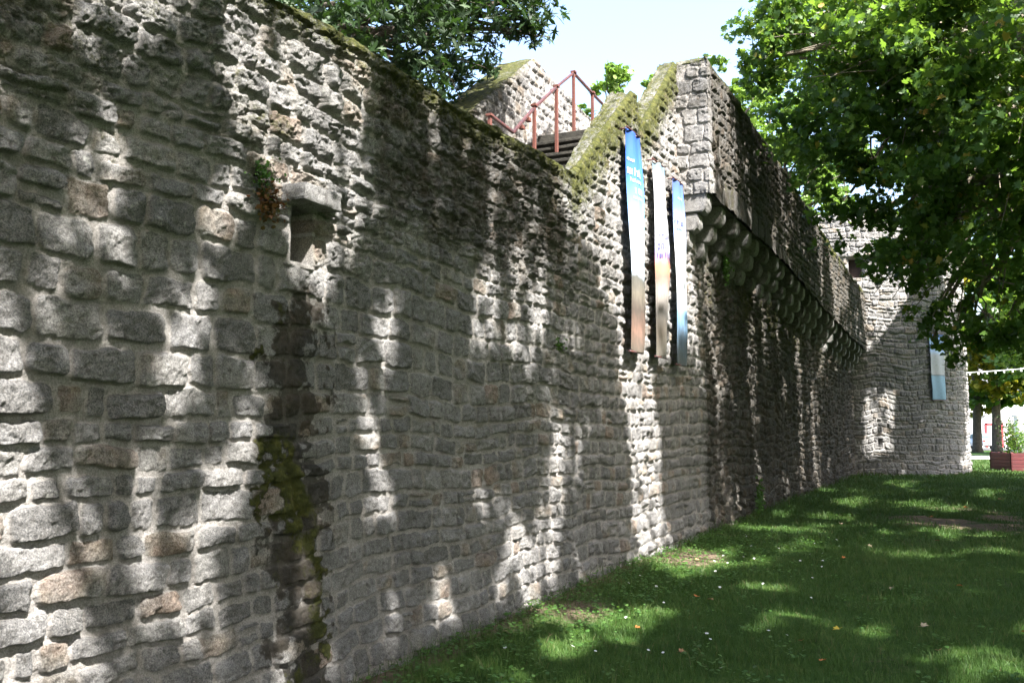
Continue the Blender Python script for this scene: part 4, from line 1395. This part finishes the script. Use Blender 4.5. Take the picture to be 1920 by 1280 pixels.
for i, (x_, y_, z_, h_, lb, mt_) in enumerate(spots_):
    r_ = empty('planter_plant', (x_, y_, z_ - .02), lb, 'plant', 'plants in the red planter')
    mb = MB()
    for k in range(7):
        mb.tube([(x_, y_, z_ - .04), (x_ + random.gauss(0, .08), y_ + random.gauss(0, .08), z_ + h_ * .5), (x_ + random.gauss(0, .16), y_ + random.gauss(0, .16), z_ + h_ * random.uniform(.7, 1))], [.01, .008, .003], 5)
    mb.build('stems', M_BARK, r_)
    k = 420
    Q = np.stack([rng.normal(x_, .15 + .05 * (h_ < .9), k), rng.normal(y_, .14, k), z_ + h_ * rng.beta(1.4, 1.6, k)], -1)
    link('foliage', leaves_mesh('foliage', Q, .045, 'round', .4), r_, mt_)

# white stone urn post behind planter
M_WSTONE = simple('white_stone', (.72, .70, .66), .8, sc=2, var=.1)
gp = empty('gate_pillar', (30.5, 55, -.3), 'white gate pillar with a moulded foot behind the planter plants', 'pillar')
px_ = 30.65
mb = MB(); mb.box((px_, 55, .05), (.85, .85, .5), bev=.03); mb.box((px_, 55, .40), (.66, .66, .24), bev=.03); mb.build('pillar_base', M_WSTONE, gp)
mb = MB(); mb.box((px_, 55, 1.3), (.46, .46, 1.6), bev=.02); mb.build('pillar_shaft', M_WSTONE, gp)
mb = MB(); mb.box((px_, 55, 2.16), (.62, .62, .14), bev=.02); mb.build('pillar_cap', M_WSTONE, gp)

# string of lights
sl = empty('string_lights', (17, 34, 3.5), 'cable of small white festoon bulbs strung from the tower to the right', 'string lights')
a0 = Vector((14.9, 33.9, 3.46)); a1 = Vector((24.0, 33.0, 4.25))
cp = []
for i in range(41):
    t_ = i / 40
    cp.append(a0.lerp(a1, t_) - Vector((0, 0, .22)) * 4 * t_ * (1 - t_) * .6)
mb = MB(); mb.tube(cp, .018, 6); mb.build('cable', simple('pale_cable', (.5, .55, .55), .6), sl)
M_BULB = simple('bulb_glass', (.85, .86, .88), .25, var=.03)
bulb = None
for i in range(1, 30):
    t_ = i / 30
    p = a0.lerp(a1, t_) - Vector((0, 0, .22)) * 4 * t_ * (1 - t_) * .6 - Vector((0, 0, .075))
    if bulb is None:
        bm = bmesh.new(); bmesh.ops.create_uvsphere(bm, u_segments=10, v_segments=8, radius=.034)
        for v in bm.verts:
            if v.co.z > 0: v.co.z *= 1.6; v.co.x *= .8; v.co.y *= .8
        for f in bm.faces: f.smooth = True
        me = bpy.data.meshes.new('bulb'); bm.to_mesh(me); bm.free(); me.materials.append(M_BULB)
        bulb = me
    o = bpy.data.objects.new('bulb', bulb); C.objects.link(o)
    o.parent = sl; o.location = p - Vector(sl.location)

# ------------------------------------------------------------------ small plants on the wall
def wall_plant(u, z, label, k, spread, mat, size=.022, off=.03, name='wall_fern', seed=0):
    p = W3(u, n0(u) + off, z)
    r_ = empty(name, p, label, 'plant')
    mb = MB()
    for q in range(9):
        e = p + U * random.gauss(0, spread * .6) + N * abs(random.gauss(.03, .04)) + np.array([0, 0, random.gauss(-.02, spread * .7)])
        mb.tube([p - N * .04, (p + e) / 2 + np.array([0, 0, .02]), e], [.004, .003, .0015], 4)
    mb.build('stems', M_BARK, r_)
    Q = p + rng.normal(size=(k, 1)) * spread * .55 * U + np.abs(rng.normal(size=(k, 1))) * .035 * N
    Q[:, 2] += rng.normal(size=k) * spread * .6
    link('foliage', leaves_mesh('foliage', Q, size, 'round', .2), r_, mat)


M_REDFERN = leaf_mat('reddish_leaf', [(0, (.05, .06, .015)), (.5, (.12, .05, .02)), (1, (.18, .09, .03))], .2, (.3, .1, .03))
wall_plant(3.72, 2.93, 'small green wall fern left of the lintel stone', 150, .07, M_MOSSG if 0 else M_CLOVER, .014)
wall_plant(3.78, 2.78, 'reddish brown withered wall plant left of the small opening', 260, .08, M_REDFERN, .016)
wall_plant(14.2, 4.05, 'bright green tuft growing under the corbels', 160, .16, M_CLOVER, .03, .12)
wall_plant(11.1, 3.55, 'tiny green sprig between the first two banners', 60, .06, M_CLOVER, .02, .05)
wall_plant(7.9, 2.35, 'tiny green sprig on the shaded rampart face', 50, .05, M_CLOVER, .018, .04)
wall_plant(16.2, .25, 'green weed clump standing at the rampart foot', 260, .25, M_CLOVER, .035, .15)


# broad-leaved weeds in the lawn
def weeds():
    cs = []
    for (u0, u1, nmax, cnt) in ((4.6, 10, .9, 170), (9.5, 14, 1.4, 120), (5.5, 14, 3.6, 150), (14, 24, 3.0, 90)):
        for _ in range(cnt):
            uu = rng.uniform(u0, u1); nn = n0(uu) + .06 + rng.random() ** 1.5 * nmax
            cs.append((uu, nn))
    out_ = []
    for uu, nn in cs:
        k = rng.integers(5, 22)
        p = W3(uu, nn, 0)
        s_ = rng.uniform(.03, .10)
        Q = np.stack([rng.normal(p[0], s_, k), rng.normal(p[1], s_, k), np.zeros(k)], -1)
        u_, n_ = un(Q)
        Q = Q[n_ > n0(u_) + .03]
        if len(Q):
            Q[:, 2] = gz(Q[:, 0], Q[:, 1]) + rng.uniform(.015, .075, len(Q))
            out_.append(Q)
    return np.concatenate(out_)


wd_ = weeds()
tag(link('ground_cover', leaves_mesh('ground_cover', wd_, .021, 'round', .7), None, M_CLOVER), 'low broad leaved weeds and clover scattered through the lawn near the wall', 'weeds', kind='stuff')

# fallen leaves, each its own thing
M_FALL = [simple('fallen_leaf_yellow', (.55, .42, .04), .6, sc=20, col2=(.40, .26, .03)), simple('fallen_leaf_orange', (.42, .15, .03), .6, sc=20, col2=(.28, .09, .02)),
          simple('fallen_leaf_brown', (.26, .15, .07), .7, sc=20, col2=(.15, .08, .04)), simple('fallen_leaf_pale', (.40, .33, .22), .7, sc=20, col2=(.28, .2, .12))]
FL = [(7.50, 2.30, 0, .05, 'yellow fallen leaf on the near lawn below the middle of the view'), (8.31, 1.15, 2, .06, ''), (6.2, 3.35, 1, .055, ''), (7.1, 3.0, 2, .05, ''), (7.0, 2.1, 1, .045, ''),
      (8.4, 1.0, 1, .06, ''), (10.0, 3.2, 1, .06, ''), (11.5, 2.0, 1, .055, ''), (9.6, 2.6, 3, .055, ''), (12.8, 2.2, 3, .06, ''), (6.5, 2.3, 1, .05, ''), (7.9, 2.9, 3, .06, ''), (17.2, 2.9, 1, .07, ''),
      (10.5, .5, 2, .06, ''), (9.2, 3.9, 2, .055, ''), (8.0, 3.6, 1, .05, ''), (13.8, 3.0, 2, .06, ''), (19.5, 3.5, 1, .08, ''), (15.5, 1.6, 3, .07, ''), (22, 4.2, 2, .09, ''), (6.9, .9, 1, .05, ''), (6.3, 1.4, 2, .05, '')]
names_c = ['yellow', 'orange', 'brown', 'pale']
for i, (u_, n_, c_, s_, lb) in enumerate(FL):
    p = W3(u_, n_, 0)
    s_ = s_ * .75
    T = leaf_template('plane') * s_
    T[:, 2] *= 2.2
    bm = bmesh.new()
    vsn = [bm.verts.new(tuple(v)) for v in T]; cc = bm.verts.new((0, 0, 0))
    for j in range(len(vsn)): bm.faces.new((vsn[j], vsn[(j + 1) % len(vsn)], cc))
    st = [bm.verts.new(v) for v in ((-.002, -.35 * s_, 0), (.002, -.35 * s_, 0), (.004, -1.1 * s_, .01), (.001, -1.1 * s_, .01))]
    bm.faces.new(st)
    me = bpy.data.meshes.new('fallen_leaf'); bm.to_mesh(me); bm.free()
    o = link('fallen_leaf', me, None, M_FALL[c_])
    o.location = (float(p[0]), float(p[1]), float(gz(p[0:1], p[1:2])[0]) + .05)
    o.rotation_euler = (random.uniform(-.35, .35), random.uniform(-.35, .35), random.uniform(0, 6.28))
    tag(o, lb or f'curled {names_c[c_]} leaf fallen on the shaded lawn', 'leaf', 'fallen leaves on the lawn')

# daisies
M_PETAL = simple('white_petal', (.8, .8, .8), .6, var=.03)
bm = bmesh.new()
for k in range(9):
    a_ = k * 2 * math.pi / 9
    q = [(0, 0, 0), (math.cos(a_ - .25) * .009, math.sin(a_ - .25) * .009, .002), (math.cos(a_) * .014, math.sin(a_) * .014, .003), (math.cos(a_ + .25) * .009, math.sin(a_ + .25) * .009, .002)]
    bm.faces.new([bm.verts.new(v) for v in q])
dm = bpy.data.meshes.new('daisy'); bm.to_mesh(dm); bm.free(); dm.materials.append(M_PETAL)
for k in range(46):
    u_ = random.uniform(5.6, 14); n_ = n0(u_) + random.uniform(.3, 2.3)
    p = W3(u_, n_, 0)
    o = bpy.data.objects.new('daisy', dm); C.objects.link(o)
    o.location = (float(p[0]), float(p[1]), float(gz(p[0:1], p[1:2])[0]) + .06)
    o.rotation_euler = (random.uniform(-.5, .5), random.uniform(-.5, .5), 0)
    o.scale = [random.uniform(.8, 1.3)] * 3
    tag(o, 'tiny white daisy in the lawn near the rampart', 'flower', 'white daisies scattered in the lawn')
